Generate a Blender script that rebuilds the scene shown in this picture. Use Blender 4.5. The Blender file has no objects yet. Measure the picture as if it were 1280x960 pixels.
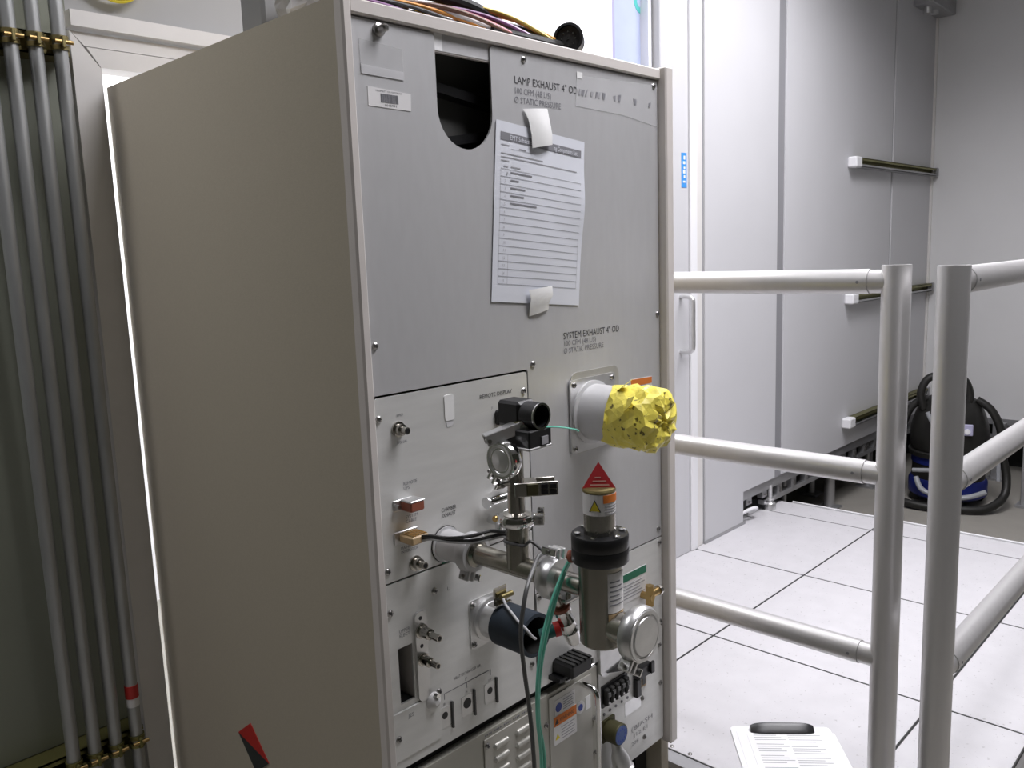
import bpy, math, random
from mathutils import Vector, Matrix
random.seed(7)
V = Vector
SC = bpy.context.scene
COL = SC.collection

# ------------------------------------------------------------------ camera, world, lights, exposure
FPX = 1055.46
CAM = V((-0.69117, -0.94156, 1.13962))
RT = V((0.68820, -0.72463, -0.03588)); UP = V((0.13360, 0.07797, 0.98796)); FW = V((0.71311, 0.68471, -0.15047))
cd = bpy.data.cameras.new('camera'); cam = bpy.data.objects.new('camera', cd); COL.objects.link(cam)
cd.sensor_width = 36.0; cd.lens = 36.0 * FPX / 1280.0; cd.clip_start = 0.02
m = Matrix.Identity(4)
for i in range(3):
    m[i][0] = RT[i]; m[i][1] = UP[i]; m[i][2] = -FW[i]; m[i][3] = CAM[i]
cam.matrix_world = m
SC.camera = cam

w = bpy.data.worlds.new('world'); SC.world = w; w.use_nodes = True
w.node_tree.nodes['Background'].inputs[0].default_value = (0.82, 0.84, 0.66, 1)
w.node_tree.nodes['Background'].inputs[1].default_value = 0.02

def area(name, loc, size, power, color=(1, 0.98, 1.03), spread=180, rot=(0, 0, 0)):
    l = bpy.data.lights.new(name, 'AREA'); l.shape = 'RECTANGLE'; l.size, l.size_y = size
    l.energy = power; l.color = color; l.spread = math.radians(spread)
    o = bpy.data.objects.new(name, l); COL.objects.link(o); o.location = loc; o.rotation_euler = rot
    return o
LIGHT_SPOTS = [((2.15, -0.12, 2.70), (1.2, 0.6), 30, 145), ((0.82, -0.85, 2.70), (1.2, 0.7), 29, 170), ((-0.78, 0.56, 2.70), (0.5, 0.3), 6.8, 100)]
for i, (loc, size, pw, sp) in enumerate(LIGHT_SPOTS):
    area('ceiling_lamp', loc, size, pw, spread=sp)
area('rear_room_lamp', (0.75, 1.5, 2.68), (1.5, 0.9), 60, color=(0.97, 0.98, 1.0))

vs = SC.view_settings
vs.view_transform = 'Standard'; vs.look = 'None'; vs.gamma = 1.0; vs.use_curve_mapping = False; vs.exposure = 0.30

# ------------------------------------------------------------------ materials
MATS = {}
def mat(name, col, rough=0.5, metal=0.0, noise=0.0, nscale=20.0, stretch=(1, 1, 1), bump=0.0, bscale=60.0, emit=0.0, speck=None, alpha=None, coat=0.0, trans=0.0, rvar=0.0):
    mt = bpy.data.materials.new(name); mt.use_nodes = True
    nt = mt.node_tree; b = nt.nodes['Principled BSDF']
    c4 = (col[0], col[1], col[2], 1)
    b.inputs['Base Color'].default_value = c4
    b.inputs['Roughness'].default_value = rough; b.inputs['Metallic'].default_value = metal
    if coat: b.inputs['Coat Weight'].default_value = coat
    if trans: b.inputs['Transmission Weight'].default_value = trans
    if alpha is not None: b.inputs['Alpha'].default_value = alpha
    if emit:
        b.inputs['Emission Color'].default_value = c4; b.inputs['Emission Strength'].default_value = emit
    tc = nt.nodes.new('ShaderNodeTexCoord'); mp = nt.nodes.new('ShaderNodeMapping')
    mp.inputs['Scale'].default_value = stretch
    nt.links.new(tc.outputs['Object'], mp.inputs['Vector'])
    if noise or rvar:
        n = nt.nodes.new('ShaderNodeTexNoise'); n.inputs['Scale'].default_value = nscale; n.inputs['Detail'].default_value = 4
        nt.links.new(mp.outputs[0], n.inputs['Vector'])
        if noise:
            r = nt.nodes.new('ShaderNodeValToRGB')
            r.color_ramp.elements[0].position = 0.3; r.color_ramp.elements[1].position = 0.7
            r.color_ramp.elements[0].color = tuple(max(0, x * (1 - noise)) for x in col) + (1,)
            r.color_ramp.elements[1].color = tuple(min(1, x * (1 + noise)) for x in col) + (1,)
            nt.links.new(n.outputs[0], r.inputs[0]); out = r.outputs[0]
            if speck:
                sc, thr, sco = speck
                v = nt.nodes.new('ShaderNodeTexNoise'); v.inputs['Scale'].default_value = sc; v.inputs['Detail'].default_value = 2
                nt.links.new(tc.outputs['Object'], v.inputs['Vector'])
                rr = nt.nodes.new('ShaderNodeValToRGB'); rr.color_ramp.elements[0].position = thr; rr.color_ramp.elements[1].position = thr + 0.05
                nt.links.new(v.outputs[0], rr.inputs[0])
                mx = nt.nodes.new('ShaderNodeMix'); mx.data_type = 'RGBA'
                nt.links.new(rr.outputs[0], mx.inputs[0]); nt.links.new(out, mx.inputs[6]); mx.inputs[7].default_value = tuple(sco) + (1,)
                out = mx.outputs[2]
            nt.links.new(out, b.inputs['Base Color'])
        if rvar:
            mr = nt.nodes.new('ShaderNodeMapRange')
            mr.inputs[3].default_value = rough - rvar; mr.inputs[4].default_value = rough + rvar
            nt.links.new(n.outputs[0], mr.inputs[0]); nt.links.new(mr.outputs[0], b.inputs['Roughness'])
    if bump:
        n2 = nt.nodes.new('ShaderNodeTexNoise'); n2.inputs['Scale'].default_value = bscale; n2.inputs['Detail'].default_value = 3
        nt.links.new(mp.outputs[0], n2.inputs['Vector'])
        bp = nt.nodes.new('ShaderNodeBump'); bp.inputs['Strength'].default_value = bump; bp.inputs['Distance'].default_value = 0.002
        nt.links.new(n2.outputs[0], bp.inputs['Height']); nt.links.new(bp.outputs[0], b.inputs['Normal'])
    MATS[name] = mt
    return mt
mat('brushed', (0.60, 0.60, 0.61), 0.45, 0.35, noise=0.02, nscale=14, stretch=(5, 1, 1.5), bump=0.02, bscale=40, rvar=0.04)
mat('panel_lower', (0.74, 0.74, 0.725), 0.42, 0.3, noise=0.05, nscale=9, stretch=(1, 1, 6), bump=0.05)
mat('beige_paint', (0.46, 0.415, 0.33), 0.55, 0, noise=0.025, nscale=240, bump=0.12, bscale=420)
mat('frame_paint', (0.66, 0.62, 0.59), 0.5, 0, noise=0.02, nscale=30)
mat('chassis', (0.46, 0.45, 0.40), 0.5, 0.25, noise=0.04, nscale=18)
mat('chassis_plate', (0.52, 0.51, 0.47), 0.38, 0.5, noise=0.04, nscale=12)
mat('steel', (0.52, 0.50, 0.46), 0.22, 1.0, noise=0.05, nscale=30)
mat('steel_dark', (0.36, 0.345, 0.30), 0.26, 1.0, noise=0.08, nscale=20)
mat('chrome', (0.78, 0.78, 0.78), 0.10, 1.0)
mat('cast_alu', (0.70, 0.70, 0.70), 0.33, 0.85, noise=0.06, nscale=40)
mat('rail_alu', (0.60, 0.59, 0.59), 0.38, 0.55, noise=0.02, nscale=60, stretch=(1, 1, 0.05))
mat('white_pipe', (0.62, 0.62, 0.63), 0.45, 0.2, noise=0.04)
mat('black_plastic', (0.012, 0.012, 0.013), 0.35)
mat('black_rubber', (0.015, 0.015, 0.014), 0.6, bump=0.1)
mat('void_shade', (0.012, 0.012, 0.012), 0.8)  # near-black that paints in the shade of gaps, ports and hollows
mat('dark_inside', (0.13, 0.13, 0.125), 0.6, 0.1)
mat('screw', (0.42, 0.41, 0.40), 0.28, 1.0)
mat('ink', (0.05, 0.05, 0.055), 0.7)
mat('ink_grey', (0.22, 0.22, 0.24), 0.7)
mat('ink_pale', (0.36, 0.36, 0.38), 0.7)
mat('paper', (0.72, 0.74, 0.80), 0.7, noise=0.02, nscale=8, bump=0.15, bscale=12)
mat('white_paper', (0.86, 0.86, 0.87), 0.6, noise=0.01)
mat('label_white', (0.78, 0.77, 0.77), 0.5, noise=0.02)
mat('tape_clear', (0.74, 0.74, 0.75), 0.25, 0, noise=0.05, nscale=14, alpha=0.4)
mat('tape_frost', (0.78, 0.78, 0.80), 0.35, 0, noise=0.08, nscale=22, alpha=0.7)
mat('tape_white', (0.84, 0.84, 0.83), 0.55, noise=0.02, bump=0.2, bscale=40)
mat('yellow_tape', (0.90, 0.78, 0.13), 0.36, noise=0.10, nscale=30, bump=0.6, bscale=90, speck=(95, 0.63, (0.16, 0.13, 0.02)))
mat('yellow', (0.80, 0.66, 0.03), 0.4)
mat('orange', (0.72, 0.20, 0.03), 0.5)
mat('red', (0.50, 0.025, 0.02), 0.45)
mat('red_tag', (0.62, 0.05, 0.06), 0.4)
mat('emblem_black', (0.03, 0.035, 0.035), 0.4)
mat('green', (0.01, 0.16, 0.085), 0.5)
mat('green_cable', (0.17, 0.62, 0.47), 0.35)
mat('teal', (0.01, 0.11, 0.10), 0.5)
mat('grey_cable', (0.09, 0.09, 0.09), 0.45)
mat('light_cable', (0.55, 0.55, 0.57), 0.4)
mat('hose_blue', (0.018, 0.028, 0.042), 0.6, noise=0.15, nscale=30, bump=0.2)
mat('tan', (0.60, 0.43, 0.24), 0.5)
mat('brown_conn', (0.32, 0.10, 0.06), 0.4)
mat('brass', (0.55, 0.38, 0.16), 0.3, 1.0)
mat('brass_dull', (0.26, 0.22, 0.10), 0.45, 0.9)
mat('blue_insert', (0.07, 0.12, 0.30), 0.5)
mat('blue_label', (0.05, 0.30, 0.75), 0.4)
mat('label_blue_dot', (0.03, 0.06, 0.36), 0.4)
mat('olive', (0.075, 0.07, 0.03), 0.5, 0.3)
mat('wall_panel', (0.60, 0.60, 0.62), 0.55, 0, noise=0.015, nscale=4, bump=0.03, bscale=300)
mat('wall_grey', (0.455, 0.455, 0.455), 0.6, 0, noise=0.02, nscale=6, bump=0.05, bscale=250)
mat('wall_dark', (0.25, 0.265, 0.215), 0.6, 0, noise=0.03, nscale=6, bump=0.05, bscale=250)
mat('wall_end', (0.74, 0.74, 0.745), 0.6, 0, noise=0.015, nscale=5)
mat('wall_seam', (0.27, 0.27, 0.285), 0.6, 0)
mat('white_trim', (0.80, 0.78, 0.76), 0.38, 0.15, noise=0.02)
mat('white_gloss', (0.85, 0.85, 0.87), 0.4)
mat('rear_white', (0.90, 0.90, 0.93), 0.6)
mat('pale_blue', (0.50, 0.56, 0.76), 0.35, noise=0.02)
mat('tile', (0.60, 0.59, 0.61), 0.42, 0, noise=0.035, nscale=16, speck=(95, 0.665, (0.42, 0.41, 0.42)))
mat('tile_gap', (0.05, 0.05, 0.05), 0.7)
mat('concrete', (0.30, 0.285, 0.255), 0.75, 0, noise=0.08, nscale=5, bump=0.1)
mat('metal_grey', (0.42, 0.42, 0.43), 0.45, 0.7, noise=0.05)
mat('conduit', (0.42, 0.43, 0.43), 0.42, 0.6, noise=0.10, nscale=9, stretch=(6, 6, 1))
mat('strut_green', (0.20, 0.19, 0.07), 0.4, 0.8)
mat('vac_black', (0.013, 0.0125, 0.011), 0.5)
mat('vac_blue', (0.010, 0.018, 0.14), 0.35)
mat('vac_grey', (0.30, 0.31, 0.33), 0.4)
mat('lavender', (0.45, 0.44, 0.62), 0.4)
mat('teal_sticker', (0.10, 0.55, 0.52), 0.4)
mat('ceiling_white', (0.42, 0.42, 0.41), 0.7)
mat('lamp_emit', (1, 1, 1), 0.5, emit=1.5)
mat('wire_orange', (0.80, 0.33, 0.04), 0.4); mat('wire_purple', (0.20, 0.06, 0.22), 0.4); mat('wire_red', (0.45, 0.03, 0.04), 0.4)
mat('wire_white', (0.75, 0.72, 0.72), 0.4); mat('wire_yellow', (0.75, 0.55, 0.06), 0.4); mat('wire_blue', (0.08, 0.10, 0.35), 0.4)
mat('wire_brown', (0.14, 0.06, 0.03), 0.4); mat('wire_pink', (0.75, 0.45, 0.40), 0.4)
mat('plastic_bag', (0.74, 0.73, 0.73), 0.25, 0, noise=0.1, nscale=14, alpha=0.82)
mat('box_grey', (0.26, 0.26, 0.255), 0.6)

# ------------------------------------------------------------------ helpers
def basis(d):
    d = V(d).normalized()
    a = V((0, 0, 1)) if abs(d.z) < 0.9 else V((1, 0, 0))
    u = d.cross(a).normalized(); v = d.cross(u).normalized()
    return d, u, v
class MB:
    def __init__(s): s.v = []; s.f = []; s.m = []; s.s = []; s.mats = []
    def mi(s, n):
        if n not in s.mats: s.mats.append(n)
        return s.mats.index(n)
    def add(s, vs, fs, mt, smooth=False):
        o = len(s.v); s.v += [tuple(x) for x in vs]; k = s.mi(mt)
        for f in fs: s.f.append([o + i for i in f]); s.m.append(k); s.s.append(smooth)
        return s
    def box(s, a, b, mt, bev=0.0, M=None):
        x0, y0, z0 = [min(a[i], b[i]) for i in range(3)]; x1, y1, z1 = [max(a[i], b[i]) for i in range(3)]
        if bev <= 0:
            vs = [(x, y, z) for x in (x0, x1) for y in (y0, y1) for z in (z0, z1)]
            fs = [(0, 1, 3, 2), (4, 6, 7, 5), (0, 4, 5, 1), (2, 3, 7, 6), (0, 2, 6, 4), (1, 5, 7, 3)]
        else:
            e = min(bev, (x1 - x0) / 2.01, (y1 - y0) / 2.01, (z1 - z0) / 2.01)
            vs = []; idx = {}
            for ix, X in enumerate((x0, x1)):
                for iy, Y in enumerate((y0, y1)):
                    for iz, Z in enumerate((z0, z1)):
                        sx, sy, sz = (1 - 2 * ix), (1 - 2 * iy), (1 - 2 * iz)
                        for ax in range(3):
                            p = [X + sx * e, Y + sy * e, Z + sz * e]; p[ax] = (X, Y, Z)[ax]
                            idx[(ix, iy, iz, ax)] = len(vs); vs.append(tuple(p))
            g = lambda ix, iy, iz, ax: idx[(ix, iy, iz, ax)]
            fs = []
            for k in (0, 1):
                fs.append((g(k, 0, 0, 0), g(k, 1, 0, 0), g(k, 1, 1, 0), g(k, 0, 1, 0)))
                fs.append((g(0, k, 0, 1), g(1, k, 0, 1), g(1, k, 1, 1), g(0, k, 1, 1)))
                fs.append((g(0, 0, k, 2), g(1, 0, k, 2), g(1, 1, k, 2), g(0, 1, k, 2)))
                for l in (0, 1):
                    fs.append((g(k, l, 0, 0), g(k, l, 1, 0), g(k, l, 1, 1), g(k, l, 0, 1)))
                    fs.append((g(k, 0, l, 0), g(k, 1, l, 0), g(k, 1, l, 2), g(k, 0, l, 2)))
                    fs.append((g(0, k, l, 1), g(1, k, l, 1), g(1, k, l, 2), g(0, k, l, 2)))
                    for n in (0, 1): fs.append((g(k, l, n, 0), g(k, l, n, 1), g(k, l, n, 2)))
        if M is not None: vs = [M @ V(p) for p in vs]
        return s.add(vs, fs, mt)
    def lathe(s, p0, d, prof, mt, n=24, smooth=True, cap0=True, cap1=True):
        d, u, v = basis(d); p0 = V(p0); vs = []; fs = []
        for t, r in prof:
            for k in range(n):
                a = 2 * math.pi * k / n
                vs.append(p0 + d * t + (u * math.cos(a) + v * math.sin(a)) * r)
        L = len(prof)
        for i in range(L - 1):
            for k in range(n):
                k2 = (k + 1) % n
                fs.append((i * n + k, i * n + k2, (i + 1) * n + k2, (i + 1) * n + k))
        s.add(vs, fs, mt, smooth)
        c = []
        if cap0: c.append(tuple(range(n - 1, -1, -1)))
        if cap1: c.append(tuple((L - 1) * n + k for k in range(n)))
        if c:
            o = len(s.v) - len(vs); km = s.mi(mt)
            for f in c: s.f.append([o + i for i in f]); s.m.append(km); s.s.append(False)
        return s
    def cyl(s, a, b, r, mt, r2=None, n=20, smooth=True):
        a = V(a); b = V(b)
        return s.lathe(a, b - a, [(0, r), ((b - a).length, r if r2 is None else r2)], mt, n, smooth)
    def pipe(s, a, b, ro, ri, mt, n=28, inner=None):
        a = V(a); b = V(b); L = (b - a).length
        s.lathe(a, b - a, [(L * 0.02, ri), (0, ri), (0, ro), (L, ro), (L, ri)], mt, n, True, False, False)
        return s.lathe(a, b - a, [(0.0, ri), (L, ri)], inner or mt, n, True, False, False)
    def tube(s, pts, r, mt, n=8, seg=6, closed=False):
        P = [V(p) for p in pts]; Q = []
        N = len(P)
        rng = N if closed else N - 1
        for i in range(rng):
            if closed: a, b, c, d = P[(i - 1) % N], P[i], P[(i + 1) % N], P[(i + 2) % N]
            else: a, b, c, d = P[max(i - 1, 0)], P[i], P[i + 1], P[min(i + 2, N - 1)]
            for k in range(seg):
                t = k / seg
                Q.append(0.5 * ((2 * b) + (c - a) * t + (2 * a - 5 * b + 4 * c - d) * t * t + (3 * b - a - 3 * c + d) * t ** 3))
        if not closed: Q.append(P[-1])
        vs = []; fs = []; K = len(Q); u = None
        for i in range(K):
            if closed: t = Q[(i + 1) % K] - Q[(i - 1) % K]
            else: t = Q[min(i + 1, K - 1)] - Q[max(i - 1, 0)]
            t.normalize()
            if u is None: _, u, _ = basis(t)
            u = (u - t * u.dot(t)).normalized(); v = t.cross(u)
            for k in range(n):
                a = 2 * math.pi * k / n; vs.append(Q[i] + (u * math.cos(a) + v * math.sin(a)) * r)
        for i in range(K if closed else K - 1):
            j = (i + 1) % K
            for k in range(n):
                k2 = (k + 1) % n; fs.append((i * n + k, i * n + k2, j * n + k2, j * n + k))
        if not closed: fs += [tuple(range(n - 1, -1, -1)), tuple((K - 1) * n + k for k in range(n))]
        return s.add(vs, fs, mt, True)
    def prism(s, pts, y0, y1, mt):            # polygon in x,z extruded along y
        n = len(pts)
        vs = [(x, y0, z) for x, z in pts] + [(x, y1, z) for x, z in pts]
        fs = [tuple(range(n)), tuple(range(2 * n - 1, n - 1, -1))] + [(i, n + i, n + (i + 1) % n, (i + 1) % n) for i in range(n)]
        return s.add(vs, fs, mt)
    def build(s, name, parent=None):
        me = bpy.data.meshes.new(name); me.from_pydata(s.v, [], s.f)
        for n in s.mats: me.materials.append(MATS[n])
        me.polygons.foreach_set('material_index', s.m); me.polygons.foreach_set('use_smooth', s.s)
        me.update()
        import bmesh
        bm = bmesh.new(); bm.from_mesh(me); bmesh.ops.recalc_face_normals(bm, faces=bm.faces)
        for ed in bm.edges:
            if len(ed.link_faces) == 2 and ed.calc_face_angle(0) > 0.62: ed.smooth = False
        bm.to_mesh(me); bm.free()
        o = bpy.data.objects.new(name, me); COL.objects.link(o)
        if parent is not None: attach(o, parent)
        return o
def attach(o, p):
    o.parent = p; o.matrix_parent_inverse = Matrix.Translation(wloc(p)).inverted()
def wloc(o):
    return V(o.location) if o.parent is None else V(o.location)
def thing(name, label, cat, loc, group=None):
    o = bpy.data.objects.new(name, None); COL.objects.link(o); o.location = loc; o.empty_display_size = 0.05
    return tag(o, label, cat, group)
def tag(o, label=None, cat=None, group=None, kind=None):
    if label: o['label'] = label
    if cat: o['category'] = cat
    if group: o['group'] = group
    if kind: o['kind'] = kind
    return o
def inst(src, name, loc, parent, rot=None):          # shares mesh data
    o = bpy.data.objects.new(name, src.data if hasattr(src, 'data') else src); COL.objects.link(o); o.location = loc
    if rot: o.rotation_euler = rot
    if parent is not None:
        o.parent = parent; o.matrix_parent_inverse = Matrix.Translation(wloc(parent)).inverted()
    return o
def at(px, py, y=0.0):                                # photo pixel -> point of the plane at depth y
    d = FW + RT * ((px - 640) / FPX) - UP * ((py - 480) / FPX)
    return CAM + d * ((y - CAM.y) / d.y)
def text(s, x, z, h, parent, y=-0.0042, mt='ink', name='lettering', width=None, rot=0.0, align='LEFT', M=None):
    cu = bpy.data.curves.new(name, 'FONT'); cu.body = s; cu.size = 1.0; cu.align_x = align; cu.resolution_u = 2
    t = bpy.data.objects.new(name, cu); COL.objects.link(t)
    dg = bpy.context.evaluated_depsgraph_get(); me = bpy.data.meshes.new_from_object(t.evaluated_get(dg))
    bpy.data.objects.remove(t); bpy.data.curves.remove(cu)
    xs = [v.co.x for v in me.vertices] or [0, 1]
    k = h / 0.70; kx = k if width is None else width / (max(xs) - min(xs))
    T = Matrix.Diagonal((kx, k, k, 1))
    if M is None:
        M = Matrix.Translation((x, y, z)) @ Matrix.Rotation(-rot, 4, 'Y') @ Matrix.Rotation(math.pi / 2, 4, 'X')
    me.transform(M @ T)
    me.materials.clear(); me.materials.append(MATS[mt])
    o = bpy.data.objects.new(name, me); COL.objects.link(o)
    if parent is not None: attach(o, parent)
    return o
def rrect(x0, x1, z0, z1, r, n=4):
    p = []
    for cx, cz, a0 in ((x1 - r, z1 - r, 0), (x0 + r, z1 - r, 90), (x0 + r, z0 + r, 180), (x1 - r, z0 + r, 270)):
        for k in range(n + 1):
            a = math.radians(a0 + 90 * k / n); p.append((cx + r * math.cos(a), cz + r * math.sin(a)))
    return p
# shared screw mesh: pan head with a cross recess, axis along -y
sb = MB(); sb.lathe((0, 0, 0), (0, -1, 0), [(0, 0.0052), (0.0016, 0.0052), (0.0034, 0.0036), (0.0040, 0.0016)], 'screw', 12)
sb.box((-0.0028, -0.0043, -0.0005), (0.0028, -0.0036, 0.0005), 'ink'); sb.box((-0.0005, -0.0043, -0.0028), (0.0005, -0.0036, 0.0028), 'ink')
_scr = sb.build('screw'); SCREW = _scr.data; bpy.data.objects.remove(_scr)
def screw(x, z, parent, y=-0.0035): return inst(SCREW, 'screw', (x, y, z), parent)

# ------------------------------------------------------------------ the setting
LOWZ = -0.20
f = MB(); f.box((-3.0, -3.2, LOWZ - 0.05), (4.9, 2.6, LOWZ), 'concrete')
floor = tag(f.build('floor'), 'beige concrete lower floor below the raised tiled platform', 'floor', kind='structure')
# raised platform with tiles as pieces
pf = MB(); pf.box((0.835, -0.545, -0.085), (2.80, 0.86, -0.032), 'tile_gap')
for px_, py_ in ((0.9, -0.48), (1.5, -0.48), (2.1, -0.48), (2.74, -0.48), (2.74, 0.1), (2.74, 0.66), (1.5, 0.1), (2.1, 0.1), (0.9, 0.1)):
    pf.cyl((px_, py_, LOWZ), (px_, py_, -0.08), 0.022, 'metal_grey'); pf.box((px_ - 0.05, py_ - 0.05, LOWZ), (px_ + 0.05, py_ + 0.05, LOWZ + 0.008), 'metal_grey')
plat = tag(pf.build('floor_raised'), 'raised access floor of pale speckled square tiles beside the cabinet', 'floor', kind='structure')
T = 0.6096; GX = [0.838, 1.414, 1.414 + T, 1.414 + 2 * T, 2.80]; GY = [-0.54, 0.287 - T, 0.287, 0.86]
for i in range(4):
    for j in range(3):
        g = 0.0035
        t = MB(); t.box((GX[i] + 0.0006, GY[j] + 0.0006, -0.034), (GX[i + 1] - 0.0006, GY[j + 1] - 0.0006, -0.0008), 'tile_gap'); t.box((GX[i] + g, GY[j] + g, -0.003), (GX[i + 1] - g, GY[j + 1] - g, 0.0), 'tile'); t.build('tile', plat)
e = MB(); e.box((2.803, -0.545, -0.09), (2.815, 0.70, 0.004), 'white_gloss'); e.build('edge_trim', plat)
e = MB(); e.box((0.800, -0.545, -0.016), (0.8385, 0.86, -0.002), 'metal_grey'); e.box((0.800, -0.545, -0.06), (0.806, 0.86, -0.016), 'concrete'); e.build('edge_trim', plat)
for yy in (0.066, 0.018, -0.33, 0.20): 
    s_ = inst(SCREW, 'screw', (0.850, yy, -0.0005), plat, (-math.pi / 2, 0, 0))
e = MB(); e.cyl((0.84, -0.525, -0.03), (2.80, -0.525, -0.03), 0.026, 'rail_alu', n=24); e.build('edge_bar', plat)

YW = 0.76       # face of the back wall
YP = 0.72       # face of the wall panels right of the cabinet
wb = MB()
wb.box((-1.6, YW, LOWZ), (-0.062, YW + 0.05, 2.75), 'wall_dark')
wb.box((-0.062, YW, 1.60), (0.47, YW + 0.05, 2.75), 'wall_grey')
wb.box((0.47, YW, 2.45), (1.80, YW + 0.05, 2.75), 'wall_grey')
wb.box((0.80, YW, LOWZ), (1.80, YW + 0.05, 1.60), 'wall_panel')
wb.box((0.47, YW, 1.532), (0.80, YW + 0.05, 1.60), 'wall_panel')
wb.box((1.80, YW, LOWZ), (4.60, YW + 0.04, 0.10), 'void_shade') if False else None
wb.box((2.08, YP + 0.007, 0.135), (4.62, YP + 0.05, 2.75), 'wall_seam')
wb.box((2.08, YP + 0.007, LOWZ), (2.385, YP + 0.05, 0.135), 'wall_seam')
wall = tag(wb.build('wall_back'), 'grey bulkhead wall behind the cabinet with flat panels', 'wall', kind='structure')
for x0, x1, z0 in ((2.095, 2.672, 0.14), (2.742, 3.942, 0.14), (3.966, 4.555, 0.14)):
    p = MB()
    if x0 < 2.2:
        p.prism([(x0, 0.008), (2.395, 0.008), (2.395, z0), (x1, z0), (x1, 2.75), (x0, 2.75)], YP, YP + 0.008, 'wall_panel')
    else: p.box((x0, YP, z0), (x1, YP + 0.008, 2.75), 'wall_panel', 0.001)
    p.build('panel', wall)
p = MB(); p.box((2.09, YP - 0.003, 0.0), (2.41, YP + 0.03, 0.012), 'metal_grey'); p.build('base_strip', wall)
# wall frame round the opening behind the cabinet (mitred), three steps
tr = MB()
def jamb_profile(x0, x1, y):
    tr.box((x0, y, LOWZ), (x1, YW + 0.03, 1.59), 'white_trim', 0.002)
FY = 0.735
tr.prism([(-0.068, LOWZ), (-0.0175, LOWZ), (-0.0175, 1.510), (-0.068, 1.572)], FY, YW + 0.03, 'white_trim')
tr.build('frame_jamb', tag(MB().box((-0.075, YW - 0.004, LOWZ), (-0.064, YW, 1.60), 'white_trim').build('trim_1'), 'pale metal frame round the wall opening behind the cabinet', 'door frame', kind='structure'))
trim = bpy.data.objects['trim_1']
h = MB(); h.prism([(-0.0175, 1.512), (0.80, 1.512), (0.80, 1.546), (-0.041, 1.546)], FY, YW + 0.03, 'white_trim'); h.build('frame_header', trim)
h = MB(); h.prism([(-0.042, 1.548), (0.80, 1.548), (0.80, 1.572), (-0.066, 1.572)], FY + 0.003, YW + 0.03, 'white_trim'); h.build('frame_header', trim)
h = MB(); h.prism([(-0.068, 1.578), (0.80, 1.578), (0.80, 1.606), (-0.068, 1.606)], FY - 0.012, YW + 0.03, 'white_trim'); h.build('frame_header', trim)
# bright window opening above the cabinet
wf = MB()
wf.box((0.47, YW - 0.01, 1.60), (0.51, YW + 0.05, 2.45), 'white_gloss'); wf.box((1.785, YW - 0.012, 1.60), (1.803, YW + 0.05, 2.45), 'white_gloss')
wf.box((0.47, YW - 0.01, 1.60), (1.80, YW + 0.05, 1.63), 'white_gloss'); wf.box((0.47, YW - 0.01, 2.41), (1.80, YW + 0.05, 2.45), 'white_gloss')
win = tag(wf.build('window_1'), 'white framed opening into the brightly lit room above the cabinet', 'window', kind='structure')
p = MB(); p.box((1.635, YW + 0.02, 1.63), (1.785, YW + 0.03, 2.41), 'pale_blue'); p.build('pane', win)
p = MB(); p.box((1.622, YW + 0.015, 1.63), (1.635, YW + 0.035, 2.41), 'lavender'); p.build('pane_edge', win)
st = MB(); c = at(801, 2, YW + 0.02); st.lathe((c.x, YW + 0.02, c.z), (0, -1, 0), [(0, 0.040), (0.001, 0.040)], 'teal_sticker', 28)
st.lathe((c.x - 0.006, YW + 0.019, c.z - 0.002), (0, -1, 0), [(0, 0.018), (0.0006, 0.018)], 'pale_blue', 20); st.build('sticker', win)
# door leaf with handle
d = MB(); d.box((1.812, YP, 0.0), (1.985, YW + 0.04, 2.6), 'wall_panel', 0.003)
door = tag(d.build('door_1'), 'narrow pale grey metal door with a bright pull handle', 'door', kind='structure')
d = MB(); d.box((1.990, YP - 0.006, 0.0), (2.035, YW + 0.04, 2.6), 'white_gloss', 0.003); d.build('jamb', door)
d = MB(); d.box((2.037, YP + 0.004, 0.0), (2.088, YW + 0.04, 2.6), 'white_trim', 0.003); d.build('jamb', door)
d = MB(); d.tube([(1.928, YP, 0.972), (1.928, YP - 0.03, 0.972), (1.928, YP - 0.045, 0.966), (1.928, YP - 0.052, 0.95), (1.928, YP - 0.052, 0.872), (1.928, YP - 0.052, 0.795), (1.928, YP - 0.045, 0.779), (1.928, YP - 0.03, 0.773), (1.928, YP, 0.773)], 0.0085, 'cast_alu', 12, 4)
d.build('handle', door)
d = MB(); d.box((1.938, YP - 0.001, 1.355), (1.972, YP, 1.475), 'blue_label'); bl = d.build('label', door)
d = MB()
for k in range(6): d.box((1.948 + 0.004 * (k % 2), YP - 0.0016, 1.372 + 0.016 * k), (1.962, YP - 0.001, 1.379 + 0.016 * k + 0.003 * (k % 3)), 'white_paper')
d.build('lettering', bl)
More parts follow.
